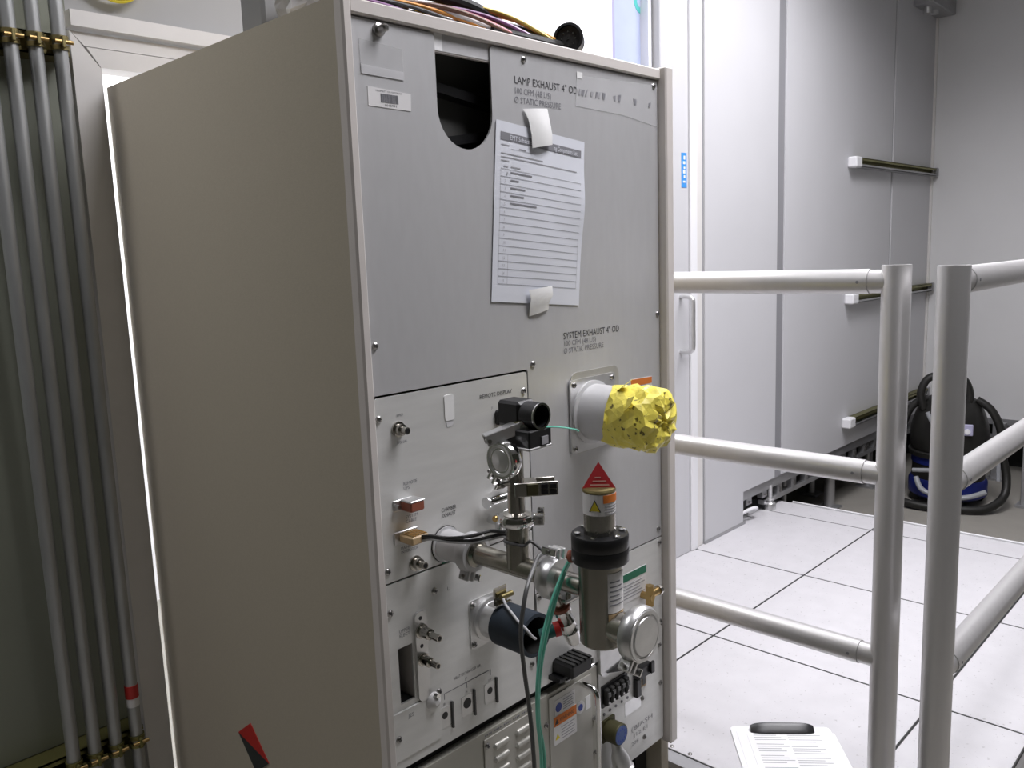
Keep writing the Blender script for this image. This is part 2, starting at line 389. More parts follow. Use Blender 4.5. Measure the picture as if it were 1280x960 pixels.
# right wall, raised off the lower floor
r = MB(); r.box((4.56, -3.2, 0.125), (4.62, YP + 0.012, 2.75), 'wall_end')
wr = tag(r.build('wall_right'), 'pale grey end wall standing behind the vacuum cleaner', 'wall', kind='structure')
r = MB(); r.box((4.545, YP - 0.012, 0.14), (4.562, YP + 0.002, 2.75), 'white_trim'); r.build('corner_strip', wr)
r = MB(); r.box((4.553, -3.2, 0.10), (4.60, YP, 0.135), 'metal_grey'); r.build('base_channel', wr)
r = MB()
for k in range(10): r.box((4.57, 0.55 - 0.12 * k, 0.03), (4.60, 0.50 - 0.12 * k, 0.10), 'metal_grey')
r.box((4.57, -3.2, 0.02), (4.60, YP, 0.035), 'metal_grey'); r.build('base_channel', wr)
for xx, yy in ((4.03, 0.045), (4.50, 0.30), (4.50, -0.75)):
    r = MB(); r.box((xx - 0.03, yy - 0.04, LOWZ + 0.01), (xx + 0.03, yy + 0.02, 0.125), 'metal_grey', 0.003); r.box((xx - 0.05, yy - 0.06, LOWZ), (xx + 0.05, yy + 0.04, LOWZ + 0.012), 'metal_grey'); r.build('support_post', wr)
r = MB(); r.box((4.85, -3.2, LOWZ), (4.9, 1.9, 0.3), 'void_shade'); r.build('shade_backing', wr)  # black sheet added behind the gap under the wall, standing in for shade
# steelwork beneath the back wall
u = MB(); u.box((2.40, YP + 0.01, 0.095), (4.55, YP + 0.05, 0.137), 'metal_grey'); u.build('base_channel', wall)
u = MB(); u.box((2.62, YP + 0.02, 0.025), (4.55, YP + 0.05, 0.045), 'metal_grey'); u.build('base_channel', wall)
for k in range(15):
    x = 2.46 + 0.14 * k
    u = MB(); u.box((x, YP + 0.02, 0.045 if x > 2.6 else 0.06), (x + 0.045, YP + 0.045, 0.10), 'metal_grey'); u.box((x + 0.015, YP + 0.012, 0.055 if x > 2.6 else 0.07), (x + 0.03, YP + 0.02, 0.075), 'screw'); u.build('bracket', wall)
u = MB(); u.lathe((2.655, YP + 0.012, 0.0), (0, 0, 1), [(0, 0.026), (0.026, 0.026), (0.032, 0.022), (0.036, 0.012), (0.045, 0.020), (0.052, 0.020), (0.054, 0.010), (0.11, 0.010)], 'cast_alu', 20); u.build('levelling_foot', wall)
u = MB(); u.tube([(2.42, YP + 0.03, 0.03), (2.46, YP + 0.0, 0.05), (2.50, YP - 0.005, 0.045), (2.50, YP + 0.03, 0.02)], 0.008, 'white_gloss'); u.build('cable_end', wall)
for x, y, rr in ((3.05, 0.86, 0.014), (3.44, 0.80, 0.026), (3.62, 0.98, 0.022), (3.95, 0.80, 0.022)):
    u = MB(); u.cyl((x, y, LOWZ), (x, y, 0.10), rr, 'metal_grey'); u.box((x - 0.05, y - 0.05, LOWZ), (x + 0.05, y + 0.05, LOWZ + 0.01), 'metal_grey'); u.build('support_post', wall)
u = MB(); u.box((1.9, 1.9, LOWZ), (4.9, 1.95, 0.5), 'void_shade'); u.box((1.9, YP + 0.055, 0.30), (4.9, 1.95, 0.34), 'void_shade'); u.box((2.05, YP + 0.06, LOWZ), (2.09, 1.95, 0.34), 'void_shade'); u.build('shade_backing', wall)  # black sheets added to keep rear-room light out and read as shade
# bright room behind the opening
q = MB(); q.box((-1.2, 2.4, LOWZ), (1.95, 2.45, 2.75), 'rear_white'); q.box((-1.25, 0.81, LOWZ), (-1.2, 2.45, 2.75), 'rear_white'); q.box((1.95, 0.81, LOWZ), (2.0, 2.45, 2.75), 'rear_white')
tag(q.build('wall_rear_room'), 'white wall of the bright room seen through the opening', 'wall', kind='structure')
c_ = MB(); c_.box((-3.0, -3.2, 2.75), (4.9, 2.6, 2.80), 'ceiling_white')
tag(c_.build('ceiling'), 'flat white ceiling over the equipment bay', 'ceiling', kind='structure')
LT = ['recessed ceiling light above the raised tiled floor', 'recessed ceiling light before the open edge of the tiled floor', 'recessed ceiling light over the side aisle by the conduits']
for (loc, size, pw, sp), lb in zip(LIGHT_SPOTS, LT):
    x, y, z = loc
    t = thing('ceiling_light', lb, 'ceiling light', (x, y, 2.75))
    b = MB(); a_, b_ = size[0] / 2, size[1] / 2
    for sx in (-1, 1):
        b.box((x + sx * (a_ + 0.03), y - b_ - 0.03, 2.69), (x + sx * a_, y + b_ + 0.03, 2.75), 'white_gloss'); b.box((x - a_, y + sx * (b_ + 0.03), 2.69), (x + a_, y + sx * b_, 2.75), 'white_gloss')
    b.build('housing', t)
    b = MB(); b.box((x - a_, y - b_, 2.715), (x + a_, y + b_, 2.72), 'lamp_emit'); b.build('diffuser', t)
x, y = 0.75, 1.5
t = thing('ceiling_light', 'ceiling light of the bright room behind the wall', 'ceiling light', (x, y, 2.75))
b = MB(); b.box((x - 0.78, y - 0.48, 2.72), (x + 0.78, y + 0.48, 2.75), 'white_gloss'); b.build('housing', t)
b = MB(); b.box((x - 0.75, y - 0.45, 2.70), (x + 0.75, y + 0.45, 2.72), 'lamp_emit'); b.build('diffuser', t)

# ------------------------------------------------------------------ equipment cabinet
cab = thing('equipment_cabinet', 'tall beige equipment cabinet with brushed aluminium service panels on its front', 'cabinet', (0.36, 0.38, LOWZ))
# side panels
def side(x0, x1, nm):
    b = MB(); pr = []
    rr = 0.022
    for k in range(6):
        a = math.radians(90 * k / 5)
        pr.append((0.757 - rr + rr * math.sin(a), (rr - rr * math.cos(a))))
    pts = [(0.004, 0.0)] + pr + [(0.757, x1 - x0), (0.004, x1 - x0)]
    n = len(pts); vs = []
    sgn = 1 if x0 < 0.3 else -1
    for z in (LOWZ + 0.02, 1.478):
        for y, t in pts: vs.append(((x0 + t) if sgn > 0 else (x1 - t), y, z))
    fs = [tuple(range(n)), tuple(range(2 * n - 1, n - 1, -1))] + [(i, (i + 1) % n, n + (i + 1) % n, n + i) for i in range(n)]
    b.add(vs, fs, 'beige_paint'); return b.build(nm, cab)
sp = side(-0.010, 0.016, 'side_panel')
side(0.714, 0.740, 'side_panel')
# emblem on the side
em = MB(); A = (0.397, 0.322); L_ = (0.446, 0.286); R_ = (0.342, 0.266); B_ = (0.391, 0.228)
em.add([(-0.0112, *A), (-0.0112, *L_), (-0.0112, *R_), (-0.0100, *A), (-0.0100, *L_), (-0.0100, *R_)], [(0, 1, 2), (3, 5, 4), (0, 3, 4, 1), (1, 4, 5, 2), (2, 5, 3, 0)], 'red')
em.add([(-0.0112, *L_), (-0.0112, *R_), (-0.0112, *B_), (-0.0100, *L_), (-0.0100, *R_), (-0.0100, *B_)], [(0, 1, 2), (3, 5, 4), (0, 3, 4, 1), (1, 4, 5, 2), (2, 5, 3, 0)], 'emblem_black')
tag(em.build('emblem', sp), 'red and black diamond emblem')
b = MB(); b.box((-0.012, -0.014, LOWZ + 0.02), (0.0035, 0.006, 1.480), 'frame_paint', 0.003); b.build('frame_stile', cab)
b = MB(); b.box((0.713, -0.022, 0.105), (0.738, 0.02, 1.480), 'frame_paint', 0.003); b.build('frame_stile', cab)
b = MB(); b.box((0.0035, -0.010, 1.457), (0.713, 0.03, 1.476), 'frame_paint', 0.002); b.build('frame_top_rail', cab)
b = MB(); b.box((0.016, 0.03, 1.466), (0.714, 0.757, 1.476), 'beige_paint', 0.002); b.build('top_panel', cab)
b = MB(); b.box((0.016, 0.742, LOWZ + 0.02), (0.714, 0.757, 1.466), 'beige_paint'); b.build('back_panel', cab)
b = MB(); b.box((0.016, 0.02, 0.112), (0.714, 0.742, 0.125), 'dark_inside'); b.build('bottom_panel', cab)
for x in (0.05, 0.69):
    for y in (0.06, 0.70):
        b = MB(); b.box((x - 0.02, y - 0.02, LOWZ + 0.02), (x + 0.02, y + 0.02, 0.112), 'black_plastic'); b.lathe((x, y, LOWZ), (0, 0, 1), [(0, 0.028), (0.012, 0.026), (0.02, 0.014)], 'black_rubber', 16); b.build('leg', cab)
b = MB(); b.box((0.0035, 0.006, -0.02), (0.016, 0.03, 1.456), 'dark_inside'); b.box((0.708, 0.006, 0.11), (0.714, 0.03, 1.456), 'dark_inside')
b.box((0.016, 0.055, 1.05), (0.70, 0.06, 1.466), 'dark_inside'); b.build('inner_frame', cab)  # plate close behind the cut-out, darkened to put interior shade into its colour
for z, rx in ((1.385, 0.12), (1.318, -0.16)):
    b = MB(); M_ = Matrix.Translation((0.23, 0.042, z)) @ Matrix.Rotation(rx, 4, 'Y'); b.box((-0.16, -0.012, -0.007), (0.18, 0.012, 0.007), 'black_plastic', 0, M_); b.build('inner_bar', cab)
b = MB(); b.box((0.145, 0.0006, 1.431), (0.275, 0.008, 1.457), 'frame_paint'); ib = b.build('inner_lip', cab)
b = MB(); b.box((0.170, -0.0004, 1.433), (0.263, 0.0006, 1.4565), 'tape_frost'); b.build('tape', ib)
b = MB(); b.box((0.155, -0.0004, 1.433), (0.170, 0.0006, 1.4565), 'white_paper'); b.build('tape', ib)

# upper panel with the U cut-out
pts = [(0.0085, 1.4545), (0.0065, 1.452), (0.0055, 0.957), (0.0075, 0.953), (0.321, 0.953), (0.3245, 0.9495), (0.3245, 0.5625), (0.7105, 0.5625), (0.7105, 1.4545), (0.268, 1.4545), (0.264, 1.450), (0.264, 1.354)]
cx, cz, rr = 0.208, 1.354, 0.056
for k in range(1, 16):
    a = -math.pi * k / 16; pts.append((cx + rr * math.cos(a), cz + rr * math.sin(a)))
pts += [(0.152, 1.354), (0.152, 1.450), (0.148, 1.4545)]
b = MB(); b.prism(pts, -0.0035, 0.0, 'brushed'); up = b.build('upper_panel', cab)
for x, z in ((0.338, 1.444), (0.016, 1.023), (0.7035, 1.016), (0.337, 0.960), (0.698, 1.444), (0.699, 0.580)): screw(x, z, up)
b = MB(); b.lathe((0.052, -0.003, 1.443), (0, -1, 0), [(0, 0.009), (0.005, 0.009), (0.007, 0.0055), (0.018, 0.005), (0.020, 0.003)], 'screw', 14); b.build('captive_screw', up)
b = MB(); b.prism([(0.019, 1.428), (0.092, 1.424), (0.092, 1.384), (0.020, 1.384)], -0.0042, -0.0034, 'tape_clear'); b.build('tape', up)
b = MB(); b.prism([(0.020, 1.396), (0.092, 1.394), (0.092, 1.383), (0.020, 1.384)], -0.0048, -0.0042, 'tape_frost'); b.build('tape', up)
b = MB(); b.prism([(0.029, 1.369), (0.103, 1.366), (0.102, 1.343), (0.029, 1.344)], -0.0042, -0.0034, 'label_white'); bc = b.build('barcode_label', up)
b = MB(); x = 0.050
random.seed(3)
while x < 0.079:
    wd = random.choice((0.0004, 0.0007, 0.0011)); b.box((x, -0.0046, 1.3500), (x + wd, -0.0042, 1.3615), 'ink_grey'); x += wd + random.choice((0.0004, 0.0006))
b.build('barcode', bc)
text('PROPERTY OF MATERIALS', 0.042, 1.3635, 0.0024, bc, -0.0044, 'ink_grey', width=0.045)
text('L015991', 0.056, 1.3455, 0.0030, bc, -0.0044, 'ink', width=0.020)
text('LAMP EXHAUST 4" OD', 0.315, 1.4055, 0.0115, up, -0.0040, width=0.155)
text('100 CFM (48 L/S)', 0.314, 1.3905, 0.0095, up, -0.0040, 'ink_grey', width=0.086)
text('Ø STATIC PRESSURE', 0.314, 1.3765, 0.0095, up, -0.0040, 'ink_grey', width=0.112)
text('SYSTEM EXHAUST 4" OD', 0.417, 0.9935, 0.0115, up, -0.0040, width=0.160)
text('100 CFM (48 L/S)', 0.417, 0.9815, 0.0090, up, -0.0040, 'ink_grey', width=0.088)
text('Ø STATIC PRESSURE', 0.417, 0.9685, 0.0095, up, -0.0040, 'ink_grey', width=0.112)
b = MB(); b.prism([(0.470, 1.436), (0.709, 1.446), (0.709, 1.371), (0.600, 1.383), (0.465, 1.386)], -0.0042, -0.0036, 'tape_clear'); tp = b.build('tape', up)
b = MB(); b.box((0.470, -0.0046, 1.432), (0.485, -0.0041, 1.442), 'tape_white'); b.build('tape_scrap', tp)
random.seed(11)
for x in (0.474, 0.482, 0.492, 0.507, 0.520, 0.527, 0.541, 0.574, 0.586, 0.635, 0.680):
    z0 = 1.4045 + random.uniform(-0.001, 0.001); ww = random.uniform(0.004, 0.010); tl = random.uniform(-0.003, 0.003); b = MB()
    b.prism([(x, z0), (x + ww * 0.6, z0 + 0.0005), (x + ww + tl, z0 + random.uniform(0.008, 0.014)), (x + tl, z0 + random.uniform(0.008, 0.012))], -0.0047, -0.0043, random.choice(('ink_grey', 'ink_grey', 'ink_pale')))
    b.build('ink_smudge', tp)
# system exhaust flange and duct
b = MB(); b.prism(rrect(0.432, 0.572, 0.786, 0.932, 0.016), -0.0055, -0.0030, 'chassis_plate'); fl = b.build('exhaust_flange', cab)
b = MB(); b.prism(rrect(0.427, 0.556, 0.788, 0.920, 0.006), -0.0085, -0.005, 'cast_alu'); b.build('flange_plate', fl)
for x, z in ((0.437, 0.911), (0.546, 0.911), (0.437, 0.797), (0.546, 0.797)): screw(x, z, fl, -0.0085)
b = MB(); b.lathe((0.488, -0.008, 0.856), (0, -1, 0), [(0, 0.0575), (0.004, 0.0575), (0.006, 0.051), (0.014, 0.0505), (0.118, 0.0505)], 'white_pipe', 40); b.build('duct_collar', fl)
b = MB(); b.prism([(0.610, 0.898), (0.682, 0.896), (0.682, 0.845), (0.610, 0.850)], -0.0042, -0.0034, 'label_white'); wl = b.build('warning_label', up)
b = MB(); b.prism([(0.612, 0.897), (0.681, 0.895), (0.681, 0.883), (0.612, 0.884)], -0.0048, -0.0042, 'orange'); b.build('warning_band', wl)
b = MB(); b.box((0.655, -0.0048, 0.858), (0.677, -0.0042, 0.879), 'ink'); b.build('warning_symbol', wl)

# remote display panel
pts = rrect(0.0065, 0.3215, 0.6795, 0.9495, 0.006)
b = MB(); b.prism(pts, -0.0035, 0.0, 'panel_lower'); rp = b.build('remote_panel', cab)
for x, z in ((0.014, 0.920), (0.014, 0.697), (0.312, 0.919)): screw(x, z, rp)
text('REMOTE DISPLAY', 0.211, 0.9195, 0.0065, rp, -0.0040, width=0.073)
text('J1', 0.236, 0.900, 0.004, rp, -0.0040, 'ink_grey'); text('EMO', 0.046, 0.9185, 0.004, rp, -0.0040, 'ink_grey'); text('SIGNAL', 0.044, 0.8790, 0.004, rp, -0.0040, 'ink_grey')
text('REMOTE\nUPS', 0.051, 0.8165, 0.0048, rp, -0.0040, 'ink_grey'); text('SYSTEM\nCABLE', 0.052, 0.7665, 0.0048, rp, -0.0040, 'ink_grey'); text('CHAMBER\nEXHAUST', 0.121, 0.7585, 0.0062, rp, -0.0040, width=0.030)
text('MAINFRAME\nINTERLOCK', 0.040, 0.7225, 0.0042, rp, -0.0040, 'ink_grey'); text('J5', 0.256, 0.7845, 0.004, rp, -0.0040, 'ink_grey'); text('J6', 0.252, 0.7465, 0.004, rp, -0.0040, 'ink_grey')
b = MB(); b.prism(rrect(0.137, 0.156, 0.897, 0.936, 0.004), -0.0050, -0.0034, 'tape_white'); b.prism([(0.139, 0.897), (0.154, 0.897), (0.153, 0.888), (0.141, 0.887)], -0.0042, -0.0034, 'tape_frost'); b.build('tape', rp)
def bnc(x, z, parent, L=0.020, r=0.0075, col='steel', tilt=(0.0, 0.0), y=-0.0035):
    d_ = V((tilt[0], -1, tilt[1])).normalized(); p_ = V((x, y, z)); b = MB()
    b.lathe(p_, d_, [(0, r * 1.35), (0.003, r * 1.35), (0.0035, r), (L * 0.5, r), (L * 0.52, r * 0.62), (L, r * 0.62)], col, 18)
    b.lathe(p_ + d_ * L, d_, [(0, r * 0.45), (0.0003, r * 0.45)], 'black_plastic', 14)
    return b.build('coaxial_connector', parent)
bnc(0.047, 0.9005, rp, 0.022, 0.0085); bnc(0.065, 0.6955, rp, 0.024, 0.0085, tilt=(0, 0.05))
# D-sub sockets
b = MB(); b.box((0.030, -0.006, 0.782), (0.066, -0.0035, 0.798), 'cast_alu', 0.001); b.box((0.042, -0.030, 0.782), (0.068, -0.006, 0.797), 'brown_conn', 0.002); b.box((0.0415, -0.0305, 0.7955), (0.0685, -0.006, 0.7985), 'cast_alu', 0.001)
b.cyl((0.034, -0.006, 0.790), (0.034, -0.014, 0.790), 0.003, 'screw', n=10); b.build('data_connector', rp)
b = MB(); b.box((0.028, -0.006, 0.733), (0.072, -0.0035, 0.751), 'cast_alu', 0.001); b.box((0.036, -0.036, 0.736), (0.068, -0.006, 0.748), 'tan', 0.002)
for k in range(6): b.box((0.039 + 0.0048 * k, -0.034, 0.7475), (0.0415 + 0.0048 * k, -0.010, 0.7495), 'brass')
b.build('data_connector', rp)
# two black jacks
for x, z in ((0.254, 0.885), (0.254, 0.798)):
    b = MB(); b.box((x - 0.011, -0.012, z - 0.012), (x + 0.011, -0.0035, z + 0.012), 'black_plastic', 0.002); b.lathe((x, -0.012, z), (0, -1, 0), [(0, 0.0075), (0.004, 0.0075), (0.0045, 0.006), (0.022, 0.006), (0.024, 0.004)], 'brass_dull', 16); b.build('jack', rp)
b = MB(); b.cyl((0.212, -0.020, 0.757), (0.276, -0.020, 0.757), 0.0075, 'chrome', n=18); b.lathe((0.200, -0.020, 0.757), (1, 0, 0), [(0, 0.0095), (0.003, 0.0095)], 'cast_alu', 18); b.cyl((0.205, -0.020, 0.757), (0.214, -0.020, 0.757), 0.0045, 'chrome')
b.cyl((0.245, -0.020, 0.757), (0.245, -0.003, 0.757), 0.005, 'chrome'); b.build('gas_fitting', rp)
b = MB(); b.cyl((0.222, -0.003, 0.722), (0.222, -0.030, 0.722), 0.006, 'chrome'); b.cyl((0.222, -0.025, 0.704), (0.222, -0.025, 0.735), 0.0065, 'chrome'); b.cyl((0.222, -0.028, 0.733), (0.25, -0.028, 0.741), 0.0035, 'chrome'); b.cyl((0.212, -0.025, 0.729), (0.222, -0.025, 0.729), 0.005, 'brass'); b.build('gas_fitting', rp)
b = MB(); b.prism([(0.112, 0.722), (0.150, 0.722), (0.150, 0.678), (0.118, 0.678)], -0.0042, -0.0034, 'green'); b.build('green_sticker', rp)

# lower left service panel with the slot
b = MB(); Z0, Z1, X0, X1 = 0.386, 0.6765, 0.0065, 0.3215
sx0, sx1, sz0, sz1 = 0.024, 0.051, 0.488, 0.575
b.box((X0, -0.0035, Z0), (sx0, 0, Z1), 'panel_lower'); b.box((sx1, -0.0035, Z0), (X1, 0, Z1), 'panel_lower'); b.box((sx0, -0.0035, Z0), (sx1, 0, sz0), 'panel_lower'); b.box((sx0, -0.0035, sz1), (sx1, 0, Z1), 'panel_lower')
lp = b.build('service_panel', cab)
b = MB(); b.box((sx0 - 0.002, 0.045, sz0), (sx1 + 0.03, 0.048, sz1), 'void_shade'); b.box((sx0 - 0.002, 0.0, sz0), (sx0, 0.045, sz1), 'void_shade'); b.box((sx1, 0.0, sz0), (sx1 + 0.003, 0.045, sz1), 'frame_paint'); b.box((sx0, 0, sz1), (sx1, 0.045, sz1 + 0.003), 'void_shade'); b.box((sx0, 0, sz0 - 0.003), (sx1, 0.045, sz0), 'void_shade'); b.build('slot_box', lp)  # inner faces near-black to paint in the slot's shade, right wall pale
for x, z in ((0.099, 0.641), (0.014, 0.634), (0.310, 0.660), (0.310, 0.440)): screw(x, z, lp)
b = MB(); b.prism(rrect(0.056, 0.079, 0.478, 0.620, 0.009), -0.0075, -0.0034, 'cast_alu'); sl = b.build('latch_plate', lp)
for z in (0.610, 0.566): 
    b = MB(); b.lathe((0.066, -0.0073, z), (0, -1, 0), [(0, 0.0032), (0.0005, 0.0032)], 'ink', 12); b.build('screw_hole', sl)
bnc(0.066, 0.590, sl, 0.042, 0.0085, y=-0.0073); bnc(0.066, 0.545, sl, 0.036, 0.0075, y=-0.0073)
b = MB(); b.box((0.0045, -0.0065, 0.402), (0.098, -0.0034, 0.479), 'panel_lower', 0.001); cp = b.build('cover_plate', lp)
screw(0.0140, 0.438, cp, -0.0065)
b = MB(); b.lathe((0.083, -0.006, 0.470), (0, -1, 0), [(0, 0.014), (0.003, 0.013), (0.009, 0.008), (0.011, 0.004)], 'label_white', 18); b.lathe((0.085, -0.012, 0.481), (0, -1, 0), [(0, 0.005), (0.006, 0.004)], 'chrome', 12); b.build('knob', cp)
screw(0.098, 0.478, lp, -0.0035)
text('J25', 0.034, 0.4635, 0.006, cp, -0.0068, 'ink_grey')
text('UPPER\nELECT', 0.028, 0.598, 0.005, lp, -0.0038, 'ink_grey')
text('L', 0.125, 0.6330, 0.006, lp, -0.0038); text('F', 0.151, 0.6595, 0.006, lp, -0.0038); text('CHAMBER\nVACUUM', 0.175, 0.6590, 0.005, lp, -0.0038, 'ink_grey', width=0.024); text('J', 0.216, 0.6595, 0.006, lp, -0.0038)
text('HEAT EXCHANGER AIR', 0.130, 0.4835, 0.005, lp, -0.0038, 'ink_grey', width=0.058); text('J7', 0.153, 0.4745, 0.004, lp, -0.0038, 'ink_grey')
b = MB(); b.box((0.108, -0.0040, 0.4690), (0.210, -0.0035, 0.4700), 'ink_grey')
for x in (0.108, 0.156, 0.2095): b.box((x, -0.0040, 0.4600), (x + 0.0008, -0.0035, 0.4700), 'ink_grey')
for x in (0.108, 0.156, 0.207): b.box((x - 0.012, -0.0040, 0.414), (x + 0.014, -0.0035, 0.4148), 'ink_grey')
b.build('printed_lines', lp)
for x, lb in ((0.108, 'J8'), (0.156, 'J9'), (0.207, 'J10')):
    text(lb, x - 0.003, 0.451, 0.004, lp, -0.0038, 'ink_grey')
    b = MB(); b.prism(rrect(x - 0.013, x + 0.010, 0.414, 0.448, 0.002), -0.0045, -0.0034, 'label_white' if False else 'cast_alu'); pl = b.build('socket_plate', lp)
    b = MB(); rr = 0.0085 if lb == 'J9' else 0.0058; b.lathe((x - 0.001, -0.0043, 0.4345), (0, -1, 0), [(0, rr), (0.0006, rr)], 'black_plastic', 18); b.build('socket', pl)
    b = MB(); b.box((x + 0.0125, -0.0075, 0.408), (x + 0.0155, -0.0034, 0.452), 'grey_cable'); b.build('socket_pin', pl)
# hose stub on the service panel
b = MB(); b.prism(rrect(0.168, 0.250, 0.520, 0.600, 0.006), -0.006, -0.0034, 'cast_alu'); hf = b.build('hose_flange', lp)
for x, z in ((0.174, 0.593), (0.174, 0.527), (0.243, 0.527)): screw(x, z, hf, -0.006)
b = MB(); b.lathe((0.210, -0.005, 0.5600), (0, -1, 0), [(0, 0.036), (0.006, 0.036), (0.008, 0.0305), (0.040, 0.0305)], 'cast_alu', 32); b.build('spigot', hf)
b = MB(); b.pipe((0.210, -0.038, 0.5600), (0.210, -0.108, 0.5600), 0.0345, 0.0285, 'hose_blue', 36, 'black_rubber'); b.lathe((0.210, -0.045, 0.56), (0, -1, 0), [(0, 0.0282), (0.0006, 0.0282)], 'black_rubber', 28); b.build('rubber_sleeve', hf)
b = MB(); b.box((0.196, -0.034, 0.590), (0.226, -0.030, 0.620), 'steel', 0.002); b.box((0.186, -0.048, 0.594), (0.222, -0.028, 0.598), 'chrome', 0.001); b.cyl((0.205, -0.04, 0.605), (0.230, -0.04, 0.605), 0.0045, 'brass_dull'); b.build('hose_clip', hf)

# lower right service panel
b = MB(); b.prism([(0.3275, 0.386), (0.480, 0.386), (0.480, 0.372), (0.7105, 0.372), (0.7105, 0.5595), (0.3275, 0.5595)], -0.0035, 0.0, 'panel_lower'); lr = b.build('valve_panel', cab)
for x, z in ((0.335, 0.615),): pass
for x, z in ((0.334, 0.553), (0.334, 0.440), (0.702, 0.550), (0.702, 0.380)): screw(x, z, lr)
b = MB(); b.prism([(0.572, 0.518), (0.655, 0.518), (0.655, 0.458), (0.572, 0.458)], -0.0042, -0.0034, 'label_white'); gl = b.build('label', lr)
b = MB(); b.box((0.573, -0.0048, 0.502), (0.654, -0.0041, 0.517), 'green'); b.build('green_band', gl)
b = MB()
for k in range(5): b.box((0.578, -0.0046, 0.466 + 0.0065 * k), (0.648 - 0.008 * (k % 3), -0.0041, 0.468 + 0.0065 * k), 'ink_pale')
b.build('lettering', gl)
b = MB(); b.cyl((0.640, -0.003, 0.458), (0.640, -0.030, 0.458), 0.0075, 'brass'); b.cyl((0.640, -0.022, 0.440), (0.640, -0.022, 0.482), 0.009, 'brass', n=6); b.cyl((0.640, -0.022, 0.462), (0.668, -0.022, 0.462), 0.008, 'brass'); b.lathe((0.668, -0.022, 0.462), (1, 0, 0), [(0, 0.0105), (0.008, 0.0105), (0.010, 0.007)], 'steel', 8); b.build('brass_valve', lr)
# ribbed black heat sink / relay block
b = MB(); b.box((0.352, -0.030, 0.394), (0.432, -0.0034, 0.402), 'black_plastic'); b.box((0.362, -0.050, 0.402), (0.420, -0.0034, 0.428), 'black_plastic', 0.004)
for k in range(5): b.box((0.366 + 0.011 * k, -0.051, 0.427), (0.372 + 0.011 * k, -0.008, 0.430), 'black_rubber')
b.cyl((0.36, -0.036, 0.398), (0.44, -0.036, 0.398), 0.003, 'chrome'); b.build('relay_block', lr)
# access cover; a black piece paints in the shade along its lower edge
b = MB(); b.prism(rrect(0.493, 0.640, 0.338, 0.425, 0.016, 5), -0.010, -0.0034, 'cast_alu'); ac = b.build('access_cover', cab)
b = MB(); b.prism([(0.510, 0.345), (0.560, 0.330), (0.640, 0.352), (0.655, 0.400), (0.640, 0.378), (0.560, 0.352)], -0.013, -0.009, 'black_rubber'); b.build('lower_edge_shade', ac)
screw(0.528, 0.405, ac, -0.010); screw(0.627, 0.41, ac, -0.010)

# ------------------------------------------------------------------ slide-in chassis at the foot of the cabinet
ch = thing('power_chassis', 'drab metal chassis with louvres, warning labels and a chrome handle low in the cabinet', 'power unit', (0.25, 0.10, 0.126))
b = MB(); b.box((0.018, 0.001, 0.126), (0.490, 0.30, 0.366), 'chassis'); b.box((0.012, -0.0025, 0.126), (0.491, 0.001, 0.366), 'chassis', 0.001); b.build('body', ch)
b = MB(); b.box((0.0065, 0.012, 0.366), (0.48, 0.016, 0.386), 'void_shade'); b.build('gap_shade', cab)  # black strip painting in the shade of the gap above the chassis
b = MB(); b.box((0.188, -0.0050, 0.130), (0.310, -0.0024, 0.354), 'chassis_plate', 0.001); vp = b.build('vent_plate', ch)
screw(0.1935, 0.342, vp, -0.005)
lv = MB(); lv.lathe((-0.019, 0, 0), (1, 0, 0), [(0, 0.001), (0.004, 0.0058), (0.034, 0.0058), (0.038, 0.001)], 'chassis_plate', 14)
_l = lv.build('louvre'); LV = _l.data; bpy.data.objects.remove(_l)
for r_ in range(9):
    for cx_ in (0.226, 0.279):
        o_ = inst(LV, 'louvre', (cx_, -0.0050, 0.332 - 0.0235 * r_), vp)
b = MB()
for k in range(26): 
    if k % 5 != 4: b.box((0.192 + 0.0045 * k, -0.0030, 0.3575), (0.1945 + 0.0045 * k, -0.0024, 0.3605), 'ink_grey')
b.build('lettering', ch)
b = MB(); b.box((0.350, -0.0050, 0.130), (0.472, -0.0024, 0.358), 'chassis_plate', 0.001); hp = b.build('handle_plate', ch)
for x, z in ((0.342, 0.310), (0.342, 0.225)): screw(x, z, ch, -0.0025)
for x, z in ((0.463, 0.335), (0.476, 0.265), (0.476, 0.195)): screw(x, z, hp, -0.005)
def lab(name, x0, x1, z0, z1, mt, parent, y=-0.0050, t=0.0006):
    b = MB(); b.box((x0, y - t, z0), (x1, y, z1), mt); return b.build(name, parent)
l1 = lab('label', 0.364, 0.421, 0.318, 0.347, 'lavender' if False else 'label_white', hp)
b = MB(); b.lathe((0.3745, -0.0056, 0.3315), (0, -1, 0), [(0, 0.0085), (0.0004, 0.0085)], 'label_blue_dot', 20); b.build('blue_roundel', l1)
b = MB()
for k in range(5): b.box((0.387, -0.0060, 0.3225 + 0.0045 * k), (0.417 - 0.004 * (k % 2), -0.0056, 0.3240 + 0.0045 * k), 'ink_pale')
b.build('lettering', l1)
l2 = lab('warning_label', 0.360, 0.424, 0.262, 0.317, 'label_white', hp)
b = MB(); b.box((0.3605, -0.0060, 0.298), (0.4235, -0.0056, 0.3165), 'orange'); b.build('warning_band', l2)
text('WARNING', 0.376, 0.3035, 0.007, l2, -0.0062, width=0.040)
b = MB(); b.prism([(0.363, 0.302), (0.373, 0.302), (0.368, 0.312)], -0.0064, -0.0060, 'ink'); b.build('warning_symbol', l2)
b = MB()
for k in range(5): b.box((0.380, -0.0060, 0.268 + 0.0055 * k), (0.418 - 0.005 * (k % 2), -0.0056, 0.2695 + 0.0055 * k), 'ink_pale')
b.prism([(0.3635, 0.272), (0.3755, 0.272), (0.3695, 0.282)], -0.0061, -0.0056, 'yellow'); b.build('lettering', l2)
